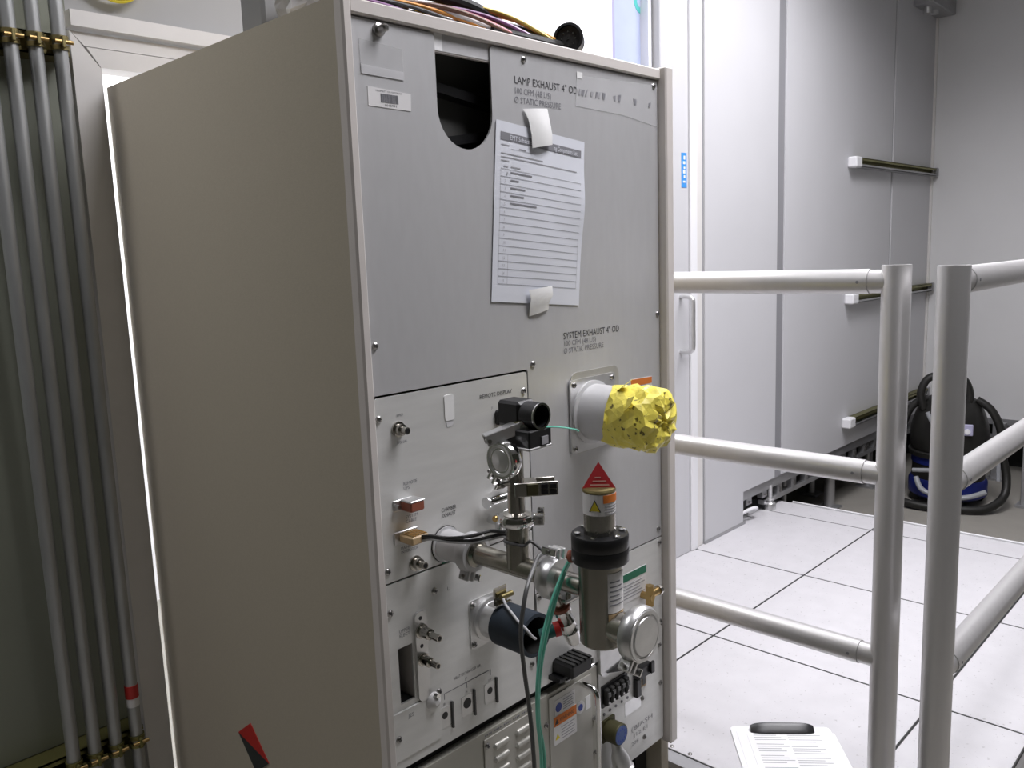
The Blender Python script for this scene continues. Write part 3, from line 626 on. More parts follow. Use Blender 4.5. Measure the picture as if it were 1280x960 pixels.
b = MB(); b.lathe((0.436, -0.0050, 0.3045), (0, -1, 0), [(0, 0.0125), (0.0006, 0.0125)], 'label_white', 22); l3 = b.build('label', hp)
b = MB(); b.lathe((0.436, -0.0056, 0.3045), (0, -1, 0), [(0, 0.0065), (0.0005, 0.0065)], 'label_blue_dot', 18); b.build('blue_roundel', l3)
lab('label', 0.451, 0.466, 0.292, 0.318, 'white_paper', hp)
b = MB(); b.tube([(0.441, -0.004, 0.350), (0.441, -0.026, 0.350), (0.441, -0.036, 0.346), (0.441, -0.042, 0.334), (0.441, -0.043, 0.30), (0.441, -0.043, 0.24), (0.441, -0.043, 0.17), (0.441, -0.041, 0.152), (0.441, -0.034, 0.142), (0.441, -0.004, 0.140)], 0.0052, 'chrome', 12, 4); b.build('handle', ch)

cu_ = thing('connector_unit', 'silver connector panel with black terminal strip and blue round plug low on the cabinet', 'control unit', (0.60, 0.10, 0.126))
b = MB(); b.box((0.497, 0.001, 0.126), (0.7065, 0.30, 0.368), 'chassis'); b.prism(rrect(0.494, 0.7100, 0.118, 0.369, 0.003), -0.0040, 0.001, 'panel_lower'); cpn = b.build('body', cu_)
for x, z in ((0.698, 0.330), (0.700, 0.245), (0.634, 0.238), (0.640, 0.150), (0.500, 0.350)): screw(x, z, cpn, -0.004)
b = MB(); b.box((0.500, -0.007, 0.274), (0.582, -0.0038, 0.318), 'black_plastic')
for k in range(5):
    x = 0.503 + 0.0155 * k; b.box((x, -0.016, 0.279), (x + 0.012, -0.007, 0.313), 'black_rubber', 0.002); b.box((x + 0.002, -0.019, 0.298), (x + 0.010, -0.016, 0.306), 'grey_cable'); b.cyl((x + 0.006, -0.016, 0.286), (x + 0.006, -0.018, 0.286), 0.003, 'screw', n=10)
b.build('terminal_strip', cpn)
for k in range(5):
    b = MB(); b.lathe((0.508 + 0.019 * k, -0.004, 0.258 + 0.0007 * k), (0, -1, 0), [(0, 0.003), (0.0012, 0.003)], 'ink_grey', 10); b.build('indicator', cpn)
b = MB(); b.box((0.604, -0.020, 0.292), (0.650, -0.004, 0.316), 'black_plastic', 0.002); b.box((0.604, -0.014, 0.252), (0.621, -0.004, 0.292), 'black_plastic', 0.002); b.box((0.638, -0.026, 0.296), (0.650, -0.020, 0.320), 'black_plastic', 0.001); b.box((0.630, -0.0055, 0.262), (0.648, -0.004, 0.292), 'tan'); b.box((0.635, -0.006, 0.266), (0.645, -0.0045, 0.288), 'black_plastic'); b.build('network_socket', cpn)
lab('label', 0.575, 0.630, 0.222, 0.252, 'cast_alu', cpn, -0.004)
b = MB(); b.prism(rrect(0.4965, 0.538, 0.202, 0.247, 0.003), -0.008, -0.0038, 'olive'); b.lathe((0.517, -0.008, 0.224), (0, -1, 0), [(0, 0.019), (0.005, 0.019), (0.006, 0.0215), (0.028, 0.0215), (0.030, 0.020)], 'olive', 28); rc = b.build('round_plug', cpn)
b = MB(); b.lathe((0.517, -0.0380, 0.224), (0, -1, 0), [(0, 0.0185), (0.0008, 0.0185)], 'blue_insert', 24)
for k in range(10):
    a = 2 * math.pi * k / 10; b.lathe((0.517 + 0.012 * math.cos(a), -0.0388, 0.224 + 0.012 * math.sin(a)), (0, -1, 0), [(0, 0.002), (0.0004, 0.002)], 'label_blue_dot', 8)
b.build('plug_insert', rc)
text('(BIASH', 0.594, 0.180, 0.010, cpn, -0.0046, 'ink_pale', width=0.074); text('J12 E1', 0.603, 0.165, 0.008, cpn, -0.0046, 'ink_pale', width=0.050); text('208', 0.595, 0.149, 0.008, cpn, -0.0046, 'ink_pale', width=0.024)
b = MB(); b.lathe((0.516, -0.022, 0.208), (0.16, -0.22, -1), [(0, 0.008), (0.02, 0.011), (0.035, 0.017), (0.055, 0.019), (0.057, 0.022), (0.062, 0.022), (0.064, 0.019), (0.085, 0.019), (0.088, 0.022), (0.093, 0.022), (0.095, 0.016), (0.15, 0.015)], 'cast_alu', 22); b.build('conduit_elbow', cpn)

# ------------------------------------------------------------------ vacuum manifold
AX, AZ = 0.126, 0.708
mf = thing('vacuum_manifold', 'stainless steel vacuum pipe manifold with clamps reaching out from the cabinet front', 'pipe manifold', (AX, -0.004, AZ))
AXN = V((0, -1, 0))
def ap(t, dz=0.0, dx=0.0): return V((AX + dx, -t, AZ + dz))
b = MB(); b.lathe(ap(0.003), AXN, [(0, 0.0275), (0.004, 0.0275), (0.0045, 0.0235), (0.056, 0.0225)], 'white_pipe', 32); sl_ = b.build('port_sleeve', mf)
b = MB(); b.lathe(ap(0.002), AXN, [(0, 0.0285), (0.003, 0.0285)], 'black_rubber', 32); b.build('gasket', sl_)
def clamp(cen, axis, r, parent, wing, mt='cast_alu', wdt=0.018):
    axis = V(axis).normalized(); b = MB(); c0 = V(cen) - axis * wdt / 2
    b.lathe(c0, axis, [(0, r * 0.72), (0, r * 0.92), (wdt * 0.25, r), (wdt * 0.75, r), (wdt, r * 0.92), (wdt, r * 0.72)], mt, 36)
    o = b.build('pipe_clamp', parent)
    wing = V(wing).normalized(); w_ = axis.cross(wing).normalized(); b = MB()
    M_ = Matrix((wing, w_, axis)).transposed().to_4x4(); M_.translation = V(cen) + wing * r
    b.box((-0.004, -0.008, -wdt * 0.5), (0.012, -0.002, wdt * 0.5), mt, 0.0015, M_); b.box((-0.004, 0.002, -wdt * 0.5), (0.012, 0.008, wdt * 0.5), mt, 0.0015, M_)
    b.cyl(V(cen) + wing * (r + 0.006) - w_ * 0.014, V(cen) + wing * (r + 0.006) + w_ * 0.02, 0.0028, 'screw', n=10)
    b.box((0.001, 0.014, -0.012), (0.011, 0.018, 0.012), 'chrome', 0.001, M_)
    b.build('wing_nut', o); return o
clamp(ap(0.062), AXN, 0.0300, mf, (-0.35, 0, -1), 'white_pipe', 0.020)
b = MB(); b.lathe(ap(0.071), AXN, [(0, 0.0205), (0.004, 0.0205), (0.007, 0.0148), (0.142, 0.0148), (0.146, 0.019), (0.151, 0.019)], 'steel_dark', 32); b.build('main_pipe', mf)
clamp(ap(0.222), AXN, 0.0300, mf, (0.2, 0, 1), 'cast_alu', 0.022)
b = MB(); b.lathe(ap(0.222), AXN, [(0, 0.019), (0.005, 0.019), (0.009, 0.0138), (0.0525, 0.0138)], 'steel', 30); b.build('short_pipe', mf)
# riser
RY = -0.157
b = MB(); b.lathe((AX, RY, AZ), (0, 0, 1), [(0, 0.0165), (0.060, 0.0165), (0.063, 0.020), (0.067, 0.020)], 'steel_dark', 30); b.build('riser_pipe', mf)
clamp((AX, RY, AZ + 0.069), (0, 0, 1), 0.0265, mf, (0.6, -0.75, 0.0), 'chrome', 0.014)
b = MB(); b.lathe((AX, RY, AZ + 0.074), (0, 0, 1), [(0, 0.019), (0.003, 0.019), (0.006, 0.0125), (0.036, 0.0125), (0.036, 0.0118), (0.098, 0.0118)], 'steel', 28); b.build('riser_pipe', mf)
# clamp block with lever, set across the riser
Mb = Matrix.Translation((AX + 0.012, RY - 0.012, AZ + 0.114)) @ Matrix.Rotation(math.atan2(-0.62, 0.78), 4, 'Z')
b = MB(); b.box((-0.020, -0.014, -0.010), (0.040, -0.011, 0.010), 'steel', 0.001, Mb); b.box((-0.020, 0.011, -0.010), (0.040, 0.014, 0.010), 'steel', 0.001, Mb); b.box((-0.020, -0.014, 0.008), (0.012, 0.014, 0.010), 'steel', 0.001, Mb); b.box((-0.021, -0.014, -0.010), (-0.017, 0.014, 0.010), 'chrome', 0.001, Mb); b.box((-0.004, -0.016, -0.0085), (0.012, -0.0135, 0.0085), 'olive', 0.001, Mb)
for k in range(2):
    for j in range(2): b.box((0.016 + 0.012 * k, -0.0165, -0.007 + 0.008 * j), (0.025 + 0.012 * k, -0.0135, -0.001 + 0.008 * j), 'black_plastic', 0, Mb)
b.build('lever_clamp', mf)
# side branch towards the aisle with a blanked flange
BZ = AZ + 0.158
b = MB(); b.lathe((AX, RY, BZ), (-1, 0, 0), [(0, 0.0125), (0.012, 0.0125), (0.014, 0.019), (0.018, 0.019)], 'steel', 28); b.build('branch_pipe', mf)
cl = clamp((AX - 0.021, RY, BZ), (-1, 0, 0), 0.0275, mf, (0, 0.55, -0.8), 'chrome', 0.016)
b = MB(); b.lathe((AX - 0.026, RY, BZ), (-1, 0, 0), [(0, 0.0215), (0.004, 0.0215), (0.0035, 0.0180), (0.0020, 0.0165), (0.0035, 0.0150), (0.0050, 0.0)], 'cast_alu', 32, True, True, False); b.build('blank_flange', mf)
b = MB(); P1 = V((AX - 0.034, RY + 0.020, BZ + 0.022)); P2 = V((AX + 0.016, RY - 0.010, BZ + 0.040))
dv = (P2 - P1); Ln = dv.length; X_ = dv.normalized(); Y_ = V((0, 0, 1)).cross(X_).normalized(); Z_ = X_.cross(Y_)
Ms = Matrix((X_, Y_, Z_)).transposed().to_4x4(); Ms.translation = P1
b.box((0, -0.010, -0.003), (Ln, -0.008, 0.013), 'cast_alu', 0.001, Ms); b.box((0, 0.008, -0.003), (Ln, 0.010, 0.013), 'cast_alu', 0.001, Ms); b.box((0, -0.010, 0.011), (Ln, 0.010, 0.013), 'cast_alu', 0.001, Ms); b.box((Ln - 0.016, -0.0095, -0.004), (Ln + 0.002, 0.0095, 0.0135), 'olive', 0.001, Ms)
b.cyl(Ms @ V((Ln - 0.008, -0.013, 0.005)), Ms @ V((Ln - 0.008, 0.013, 0.005)), 0.0042, 'chrome', n=12); b.cyl(Ms @ V((0.004, -0.0115, 0.004)), Ms @ V((0.004, 0.0115, 0.004)), 0.003, 'screw', n=10); b.build('lever_strap', mf)
# black valve head on top
b = MB(); b.box((AX - 0.006, RY - 0.034, BZ + 0.016), (AX + 0.040, RY + 0.010, BZ + 0.040), 'black_plastic', 0.002); b.box((AX + 0.018, RY - 0.0355, BZ + 0.018), (AX + 0.031, RY - 0.034, BZ + 0.029), 'ink_pale'); b.box((AX - 0.006, RY - 0.034, BZ + 0.012), (AX + 0.040, RY + 0.010, BZ + 0.016), 'cast_alu', 0.001); vh = b.build('valve_block', mf)
b = MB(); c0 = V((AX + 0.020, RY + 0.030, BZ + 0.056)); b.box((AX + 0.002, RY - 0.008, BZ + 0.040), (AX + 0.038, RY + 0.034, BZ + 0.076), 'black_plastic', 0.004)
b.pipe((AX + 0.020, RY - 0.008, BZ + 0.057), (AX + 0.020, RY - 0.032, BZ + 0.057), 0.0185, 0.0155, 'black_plastic', 28); b.lathe((AX + 0.020, RY - 0.010, BZ + 0.057), (0, -1, 0), [(0, 0.0154), (0.0006, 0.0154)], 'void_shade', 24); b.lathe((AX + 0.020, RY - 0.032, BZ + 0.057), (0, -1, 0), [(0, 0.0155), (0.0, 0.0185), (0.0022, 0.0185), (0.0022, 0.0155)], 'chrome', 28, True, False, False); b.build('valve_port', vh)
b = MB(); b.tube([(AX + 0.024, RY - 0.030, BZ + 0.040), (AX + 0.045, RY - 0.034, BZ + 0.038), (AX + 0.10, RY - 0.022, BZ + 0.024), (AX + 0.115, RY - 0.020, BZ + 0.018)], 0.0014, 'green_cable', 6); b.build('tie_wire', vh)
# loose hanging end cap fitting below the main pipe
b = MB(); q0 = V((0.124, -0.235, 0.668)); dr = V((0.024, -0.004, -0.058)).normalized()
b.lathe(q0, dr, [(0, 0.013), (0.006, 0.013), (0.008, 0.010), (0.020, 0.0112), (0.022, 0.0125), (0.026, 0.0112), (0.036, 0.0112), (0.038, 0.0125), (0.042, 0.0112), (0.056, 0.0105), (0.060, 0.008)], 'chrome', 22); b.lathe(q0 - dr * 0.004, dr, [(0, 0.0135), (0.004, 0.0135)], 'brown_conn', 20); b.cyl(q0 - dr * 0.024, q0, 0.007, 'steel'); b.build('drain_fitting', mf)
b = MB(); b.cyl((0.118, -0.232, 0.640), (0.098, -0.219, 0.634), 0.0085, 'teal'); b.lathe((0.118, -0.232, 0.640), (0.8, -0.6, 0.2), [(-0.004, 0.0100), (0.004, 0.0100)], 'red', 18); b.build('hose_tail', mf)
b = MB(); b.box((0.118, -0.25, 0.678), (0.165, -0.215, 0.684), 'chrome', 0.002); b.cyl((0.142, -0.232, 0.684), (0.142, -0.232, 0.695), 0.005, 'steel'); b.build('support_bracket', mf)

# ------------------------------------------------------------------ gauge cylinder at the end of the manifold
GXc, GYc = AX + 0.0, -0.302
gg = thing('pressure_gauge', 'steel gauge cylinder with a black collar, warning stickers and a red paper cone tag', 'gauge', (GXc, GYc, 0.640))
b = MB(); b.lathe((GXc, GYc, 0.640), (0, 0, 1), [(0, 0.0255), (0.003, 0.0285), (0.112, 0.0285)], 'steel_dark', 40); bd = b.build('lower_body', gg)
b = MB(); b.lathe((GXc, GYc, 0.751), (0, 0, 1), [(0, 0.0355), (0.002, 0.0368), (0.018, 0.0368), (0.019, 0.0362), (0.020, 0.0368), (0.035, 0.0368), (0.037, 0.0355)], 'black_plastic', 44); cl_ = b.build('collar', gg)
for k in range(6):
    a = 0.4 + 2 * math.pi * k / 6; b = MB(); b.lathe((GXc + 0.0295 * math.cos(a), GYc + 0.0295 * math.sin(a), 0.7875), (0, 0, 1), [(0, 0.0042), (0.003, 0.0042), (0.0035, 0.002)], 'chrome', 10); b.build('bolt', cl_)
b = MB(); b.lathe((GXc, GYc, 0.788), (0, 0, 1), [(0, 0.0205), (0.056, 0.0205), (0.057, 0.019)], 'steel', 40); ub = b.build('upper_body', gg)
def wrap(r, a0, a1, z0, z1, mt, name, parent, th=0.0005, n=14):
    b = MB(); vs = []
    for k in range(n + 1):
        a = math.radians(a0 + (a1 - a0) * k / n)
        for rr_, z in ((r, z0), (r + th, z0), (r + th, z1), (r, z1)): vs.append((GXc + rr_ * math.cos(a), GYc + rr_ * math.sin(a), z))
    fs = []
    for k in range(n):
        for j in range(4): fs.append((4 * k + j, 4 * k + (j + 1) % 4, 4 * k + 4 + (j + 1) % 4, 4 * k + 4 + j))
    fs += [(0, 1, 2, 3), (4 * n + 3, 4 * n + 2, 4 * n + 1, 4 * n)]
    b.add(vs, fs, mt, False); return b.build(name, parent)
# camera side of the cylinder is at about 220 degrees
wl = wrap(0.0206, 140, 305, 0.815, 0.842, 'label_white', 'warning_label', ub)
wrap(0.0212, 232, 304, 0.8315, 0.8415, 'orange', 'warning_band', wl)
b = MB(); vs = []
def onc(r, a, z): a = math.radians(a); return (GXc + r * math.cos(a), GYc + r * math.sin(a), z)
b.add([onc(0.0218, 182, 0.8205), onc(0.0218, 224, 0.8205), onc(0.0222, 203, 0.8360), onc(0.0208, 182, 0.8205), onc(0.0208, 224, 0.8205), onc(0.0208, 203, 0.8360)], [(0, 1, 2), (3, 5, 4), (0, 3, 4, 1), (1, 4, 5, 2), (2, 5, 3, 0)], 'ink')
b.add([onc(0.0222, 187, 0.8217), onc(0.0222, 219, 0.8217), onc(0.0226, 203, 0.8340), onc(0.0212, 187, 0.8217), onc(0.0212, 219, 0.8217), onc(0.0212, 203, 0.8340)], [(0, 1, 2), (3, 5, 4), (0, 3, 4, 1), (1, 4, 5, 2), (2, 5, 3, 0)], 'yellow'); b.build('warning_symbol', wl)
for k in range(4): wrap(0.0212, 236, 300 - 6 * (k % 2), 0.8165 + 0.0035 * k, 0.8175 + 0.0035 * k, 'ink_pale', 'lettering', wl, 0.0003, 6)
b = MB(); b.lathe((GXc, GYc, 0.8430), (0, 0, 1), [(0, 0.0212), (0.002, 0.0216), (0.004, 0.0205), (0.005, 0.015)], 'brass_dull', 36); b.build('seal_ring', ub)
# folded red tag standing on top (three-sided paper cone)
b = MB(); ang = [235, 355, 115]; base_ = [(GXc + 0.0215 * math.cos(math.radians(a)), GYc + 0.0215 * math.sin(math.radians(a)), 0.8470) for a in (143, 297, 40)]
b.add(base_ + [(GXc + 0.0, GYc, 0.8800)], [(0, 1, 3), (1, 2, 3), (2, 0, 3), (0, 2, 1)], 'red_tag'); rt_ = b.build('cone_tag', gg)
b = MB(); A0, A1, A2 = V(base_[0]), V(base_[1]), V((GXc, GYc, 0.8800)); nn = (A1 - A0).cross(A2 - A0).normalized()
if nn.dot(CAM - A0) < 0: nn = -nn
def tri(u, v): return A0.lerp(A1, u).lerp(A2, v) + nn * 0.0004
for v0, u0, u1 in ((0.10, 0.2, 0.85), (0.24, 0.25, 0.8), (0.38, 0.3, 0.6)):
    b.add([tri(u0, v0), tri(u1, v0), tri(u1, v0 + 0.05), tri(u0, v0 + 0.05)], [(0, 1, 2, 3)], 'wire_pink')
b.build('lettering', rt_)
l4 = wrap(0.0287, 235, 292, 0.690, 0.742, 'label_white', 'label', bd)
for k in range(6): wrap(0.0293, 240, 286 - 7 * (k % 3), 0.700 + 0.006 * k, 0.7016 + 0.006 * k, 'ink_grey', 'lettering', l4, 0.0003, 6)
wrap(0.0287, 236, 292, 0.674, 0.6885, 'tan', 'label', bd)
# side flange of the gauge
b = MB(); b.lathe((GXc, GYc - 0.022, 0.6680), (0, -1, 0), [(0, 0.0200), (0.022, 0.0215), (0.026, 0.0265), (0.030, 0.0275)], 'steel', 34); b.build('side_port', gg)
kc = clamp((GXc, GYc - 0.0580, 0.6680), (0, -1, 0), 0.0365, gg, (-0.55, 0, -0.75), 'cast_alu', 0.018)
b = MB(); b.lathe((GXc, GYc - 0.066, 0.6680), (0, -1, 0), [(0, 0.0320), (0.003, 0.0320), (0.003, 0.0280), (0.001, 0.0270), (0.001, 0.0255), (0.004, 0.0245), (0.0042, 0.0)], 'cast_alu', 40, True, True, False); b.build('blank_flange', gg)
b = MB(); q0 = V((GXc - 0.010, GYc + 0.045, 0.748)); b.lathe(q0, (0.15, -1, 0.25), [(0, 0.006), (0.010, 0.006), (0.011, 0.0095), (0.024, 0.0095), (0.026, 0.008), (0.034, 0.008)], 'chrome', 16); b.lathe(q0 + V((0.0005, -0.003, 0.0008)), (0.15, -1, 0.25), [(0, 0.0085), (0.004, 0.0085)], 'brown_conn', 16); b.build('vent_fitting', gg)

# ------------------------------------------------------------------ yellow wrapped cap on the duct
random.seed(23)
b = MB(); N_, K_ = 23, 13; vs = []; fs = []; cx, cz = 0.488, 0.856
YS = [(-0.066, 0.0524), (-0.074, 0.0545), (-0.083, 0.0535), (-0.093, 0.0560), (-0.104, 0.0540), (-0.115, 0.0565), (-0.126, 0.0545), (-0.137, 0.0560), (-0.147, 0.0535), (-0.155, 0.0480), (-0.160, 0.0390), (-0.162, 0.0280), (-0.160, 0.0150), (-0.161, 0.0040)]
for i, (yy, rr) in enumerate(YS):
    for k in range(N_):
        a = 2 * math.pi * (k + 0.5 * (i % 2)) / N_
        r_ = rr * (1 + random.uniform(-0.055, 0.075)); y_ = yy + random.uniform(-0.005, 0.005)
        if i == 0: r_ = 0.0522; y_ = yy + 0.014 * math.sin(2 * a - 0.6) + random.uniform(-0.006, 0.006)
        vs.append((cx + r_ * math.cos(a), y_, cz + r_ * math.sin(a)))
for i in range(K_):
    for k in range(N_):
        k2 = (k + 1) % N_; A4 = (i * N_ + k, i * N_ + k2, (i + 1) * N_ + k2, (i + 1) * N_ + k)
        if i % 2: fs += [(A4[0], A4[1], A4[2]), (A4[0], A4[2], A4[3])]
        else: fs += [(A4[0], A4[1], A4[3]), (A4[1], A4[2], A4[3])]
fs.append(tuple(K_ * N_ + k for k in range(N_)))
b.add(vs, fs, 'yellow_tape')
yt = tag(b.build('duct_cover'), 'crumpled yellow tape wrapping over the end of the round exhaust duct', 'tape cover')
b = MB()
for k in range(2):        # loose tape ends standing off the wrapping
    a = (1.9, 2.6, 0.7)[k]; q_ = V((cx + 0.055 * math.cos(a), -0.085 - 0.03 * k, cz + 0.055 * math.sin(a)))
    o1 = V((-math.sin(a), 0, math.cos(a))) * 0.012; o2 = V((0.010 * math.cos(a), -0.020, 0.012))
    b = MB(); p4 = [q_ - o1, q_ + o1, q_ + o1 * 0.8 + o2, q_ - o1 * 0.5 + o2 * 1.2]; nn = (p4[1] - p4[0]).cross(p4[2] - p4[0]).normalized() * 0.0006
    b.add(p4 + [p + nn for p in p4], [(0, 1, 2, 3), (7, 6, 5, 4), (0, 4, 5, 1), (1, 5, 6, 2), (2, 6, 7, 3), (3, 7, 4, 0)], 'yellow_tape'); b.build('tape_end', yt)

# ------------------------------------------------------------------ taped parts list
PA = -0.092; P0x, P0z = 0.2700, 1.3470; ca, sa = math.cos(PA), math.sin(PA)
def pp(u, v, y=-0.0055):         # u right, v down on the sheet
    bulge = -0.0035 * math.sin(math.pi * u / 0.216) * math.sin(math.pi * min(max(v / 0.279, 0), 1)) - (0.006 * max(0, (u - 0.15) / 0.066) * math.exp(-((v - 0.11) / 0.05) ** 2))
    return V((P0x + u * ca + v * sa, y + bulge, P0z + u * sa - v * ca))
pr_ = thing('paper_notice', 'printed white parts list sheet taped to the cabinet front', 'paper', (P0x + 0.1, -0.005, 1.07))
b = MB(); vs = []; fs = []; NU, NVv = 12, 16
for off in (0.0, 0.0006):
    for j in range(NVv + 1):
        for i in range(NU + 1): vs.append(pp(0.216 * i / NU, 0.279 * j / NVv) + V((0, off, 0)))
S_ = (NU + 1) * (NVv + 1)
for j in range(NVv):
    for i in range(NU):
        a0 = j * (NU + 1) + i; fs.append((a0, a0 + 1, a0 + NU + 2, a0 + NU + 1)); fs.append((S_ + a0, S_ + a0 + NU + 1, S_ + a0 + NU + 2, S_ + a0 + 1))
for i in range(NU): fs += [(i, S_ + i, S_ + i + 1, i + 1), (NVv * (NU + 1) + i, NVv * (NU + 1) + i + 1, S_ + NVv * (NU + 1) + i + 1, S_ + NVv * (NU + 1) + i)]
for j in range(NVv): fs += [(j * (NU + 1), (j + 1) * (NU + 1), S_ + (j + 1) * (NU + 1), S_ + j * (NU + 1)), (j * (NU + 1) + NU, S_ + j * (NU + 1) + NU, S_ + (j + 1) * (NU + 1) + NU, (j + 1) * (NU + 1) + NU)]
b.add(vs, fs, 'paper', True); sh = b.build('sheet', pr_)
def strip(b, u0, u1, v0, v1, mt, lift=0.0005):
    n = max(2, int((u1 - u0) / 0.012)); vs = []; fs = []
    for i in range(n + 1):
        u_ = u0 + (u1 - u0) * i / n
        vs += [pp(u_, v0) - V((0, lift, 0)), pp(u_, v1) - V((0, lift, 0))]
    for i in range(n): fs.append((2 * i, 2 * i + 1, 2 * i + 3, 2 * i + 2))
    b.add(vs, fs, mt)
b = MB(); strip(b, 0.010, 0.207, 0.016, 0.0285, 'ink_grey'); b.build('title_bar', sh)
def ptext(s, u, v, hgt, width, mt, lift=0.0012):
    o = pp(u, v) - V((0, lift, 0)); X_ = (pp(u + 0.02, v) - pp(u, v)).normalized(); Z_ = (pp(u, v - 0.02) - pp(u, v)).normalized()
    M_ = Matrix((X_, Z_, X_.cross(Z_))).transposed().to_4x4(); M_.translation = o
    text(s, 0, 0, hgt, sh, mt=mt, width=width, M=M_)
ptext('EMT Subsystem', 0.030, 0.0262, 0.0075, 0.056, 'paper', 0.0014); ptext('ng Components List', 0.134, 0.0262, 0.0075, 0.060, 'paper', 0.0022)
b = MB(); G = 'ink_pale'
strip(b, 0.034, 0.090, 0.0395, 0.0400, 'ink_grey')
for v_, u0, u1 in ((0.0345, 0.012, 0.030), (0.0365, 0.052, 0.068), (0.0475, 0.012, 0.108), (0.0530, 0.012, 0.195), (0.0585, 0.012, 0.030)): strip(b, u0, u1, v_, v_ + 0.0016, G)
strip(b, 0.018, 0.028, 0.0670, 0.0690, G); strip(b, 0.034, 0.055, 0.0665, 0.0685, G)
v0 = 0.0715; dvv = 0.0119
for k in range(16):
    strip(b, 0.012, 0.205, v0 + dvv * k, v0 + dvv * k + 0.0007, 'ink_grey' if k else G)
for k, (u0, u1) in enumerate(((0.034, 0.082), (0.034, 0.052), (0.034, 0.067), (0.034, 0.064), (0.034, 0.094))): strip(b, u0, u1, v0 + dvv * k + 0.0035, v0 + dvv * k + 0.0060, 'ink_grey')
for u_ in (0.012, 0.0325, 0.2045): strip(b, u_, u_ + 0.0005, v0, v0 + dvv * 15, G)
b.build('printed_table', sh)
for k in range(15): ptext(str(k + 1), 0.020, v0 + dvv * (k + 0.75), 0.0042, 0.0022 if k < 9 else 0.0040, 'ink_pale', 0.0011)
def tape_strip(pts_l, pts_r, name, bul=0.004):
    b = MB(); n = len(pts_l); vs = []; W = 6
    for off in (0, 0.0007):
        for (l, r_) in zip(pts_l, pts_r):
            for k in range(W + 1):
                p_ = V(l).lerp(V(r_), k / W); p_.y -= bul * math.sin(math.pi * k / W) * 0.5 - off; vs.append(p_)
    fs = []; Sx = n * (W + 1)
    for j in range(n - 1):
        for k in range(W):
            a0 = j * (W + 1) + k; fs.append((a0, a0 + 1, a0 + W + 2, a0 + W + 1)); fs.append((Sx + a0, Sx + a0 + W + 1, Sx + a0 + W + 2, Sx + a0 + 1))
    b.add(vs, fs, 'tape_white', True); return tag(b.build(name, pr_), 'crinkled white tape holding the sheet')
tape_strip([(0.332, -0.006, 1.368), (0.339, -0.010, 1.352), (0.343, -0.012, 1.328), (0.344, -0.012, 1.308)], [(0.391, -0.005, 1.374), (0.391, -0.010, 1.352), (0.390, -0.015, 1.332), (0.392, -0.013, 1.316)], 'tape', 0.007)
tape_strip([(0.326, -0.011, 1.083), (0.328, -0.013, 1.068), (0.328, -0.009, 1.052), (0.330, -0.006, 1.040)], [(0.386, -0.009, 1.087), (0.384, -0.012, 1.072), (0.378, -0.008, 1.060), (0.378, -0.006, 1.048)], 'tape', 0.005)

# ------------------------------------------------------------------ wire harness on top of the cabinet
wh = thing('wire_harness', 'loose bundle of coloured wires with a black round connector lying on the cabinet top', 'cable bundle', (0.25, 0.035, 1.476))
random.seed(5)
wc = ['wire_orange', 'wire_purple', 'wire_red', 'black_plastic', 'wire_white', 'wire_yellow', 'wire_blue', 'wire_brown', 'wire_orange', 'black_plastic', 'wire_pink', 'wire_blue', 'wire_white', 'wire_brown', 'black_plastic', 'wire_purple', 'wire_yellow', 'black_plastic', 'wire_brown', 'wire_orange', 'wire_white', 'black_plastic', 'wire_blue', 'wire_brown', 'wire_orange', 'black_plastic']
for i, cc in enumerate(wc):
    ph = random.uniform(0, 6.28); amp = random.uniform(0.008, 0.019); pts = []
    lift = 0.012 if cc in ('wire_orange', 'wire_yellow') else 0.0
    for k in range(11):
        t = k / 10; x = 0.010 + 0.455 * t
        fall = math.sin(math.pi * min(1, t * 0.9)) 
        r_ = amp * (0.35 + fall)
        pts.append((x, 0.036 + 0.02 * (1 - t) + 0.012 * t ** 4 + r_ * math.cos(ph + 4.2 * t + i), max(1.4788, 1.491 + 0.004 * t + r_ * 0.8 * math.sin(ph + 4.2 * t + i) + lift * math.sin(math.pi * t))))
    b = MB(); b.tube(pts, 0.0029, cc, 6, 4); b.build('wire', wh)
b = MB(); b.tube([(0.02, 0.062, 1.489), (0.08, 0.060, 1.512), (0.15, 0.058, 1.524), (0.22, 0.055, 1.530), (0.29, 0.05, 1.523), (0.34, 0.05, 1.508), (0.40, 0.045, 1.488)], 0.0095, 'black_rubber', 10); b.build('sleeved_cable', wh)
b = MB(); b.tube([(0.30, 0.03, 1.4885), (0.38, 0.03, 1.4885), (0.44, 0.034, 1.490), (0.475, 0.045, 1.494), (0.515, 0.058, 1.499)], 0.0095, 'black_rubber', 10); b.build('sleeved_cable', wh)
cdir = V((-0.86, -0.50, 0.06)).normalized(); c0 = V((0.518, 0.046, 1.5045))
b = MB(); b.lathe(c0, cdir, [(-0.006, 0.018), (0.0, 0.0245), (0.022, 0.0250), (0.023, 0.0262), (0.030, 0.0262), (0.031, 0.0215)], 'black_plastic', 30, True, True, False); b.lathe(c0 + cdir * 0.024, cdir, [(0, 0.0215), (0.0008, 0.0215)], 'void_shade', 26)
for k in range(9):
    a = 2 * math.pi * k / 8; _, u_, v_ = basis(cdir); q_ = c0 + cdir * 0.0245 + (u_ * math.cos(a) + v_ * math.sin(a)) * (0.012 if k < 8 else 0); b.cyl(q_, q_ + cdir * 0.003, 0.0016, 'chrome', n=6)
b.build('round_connector', wh)

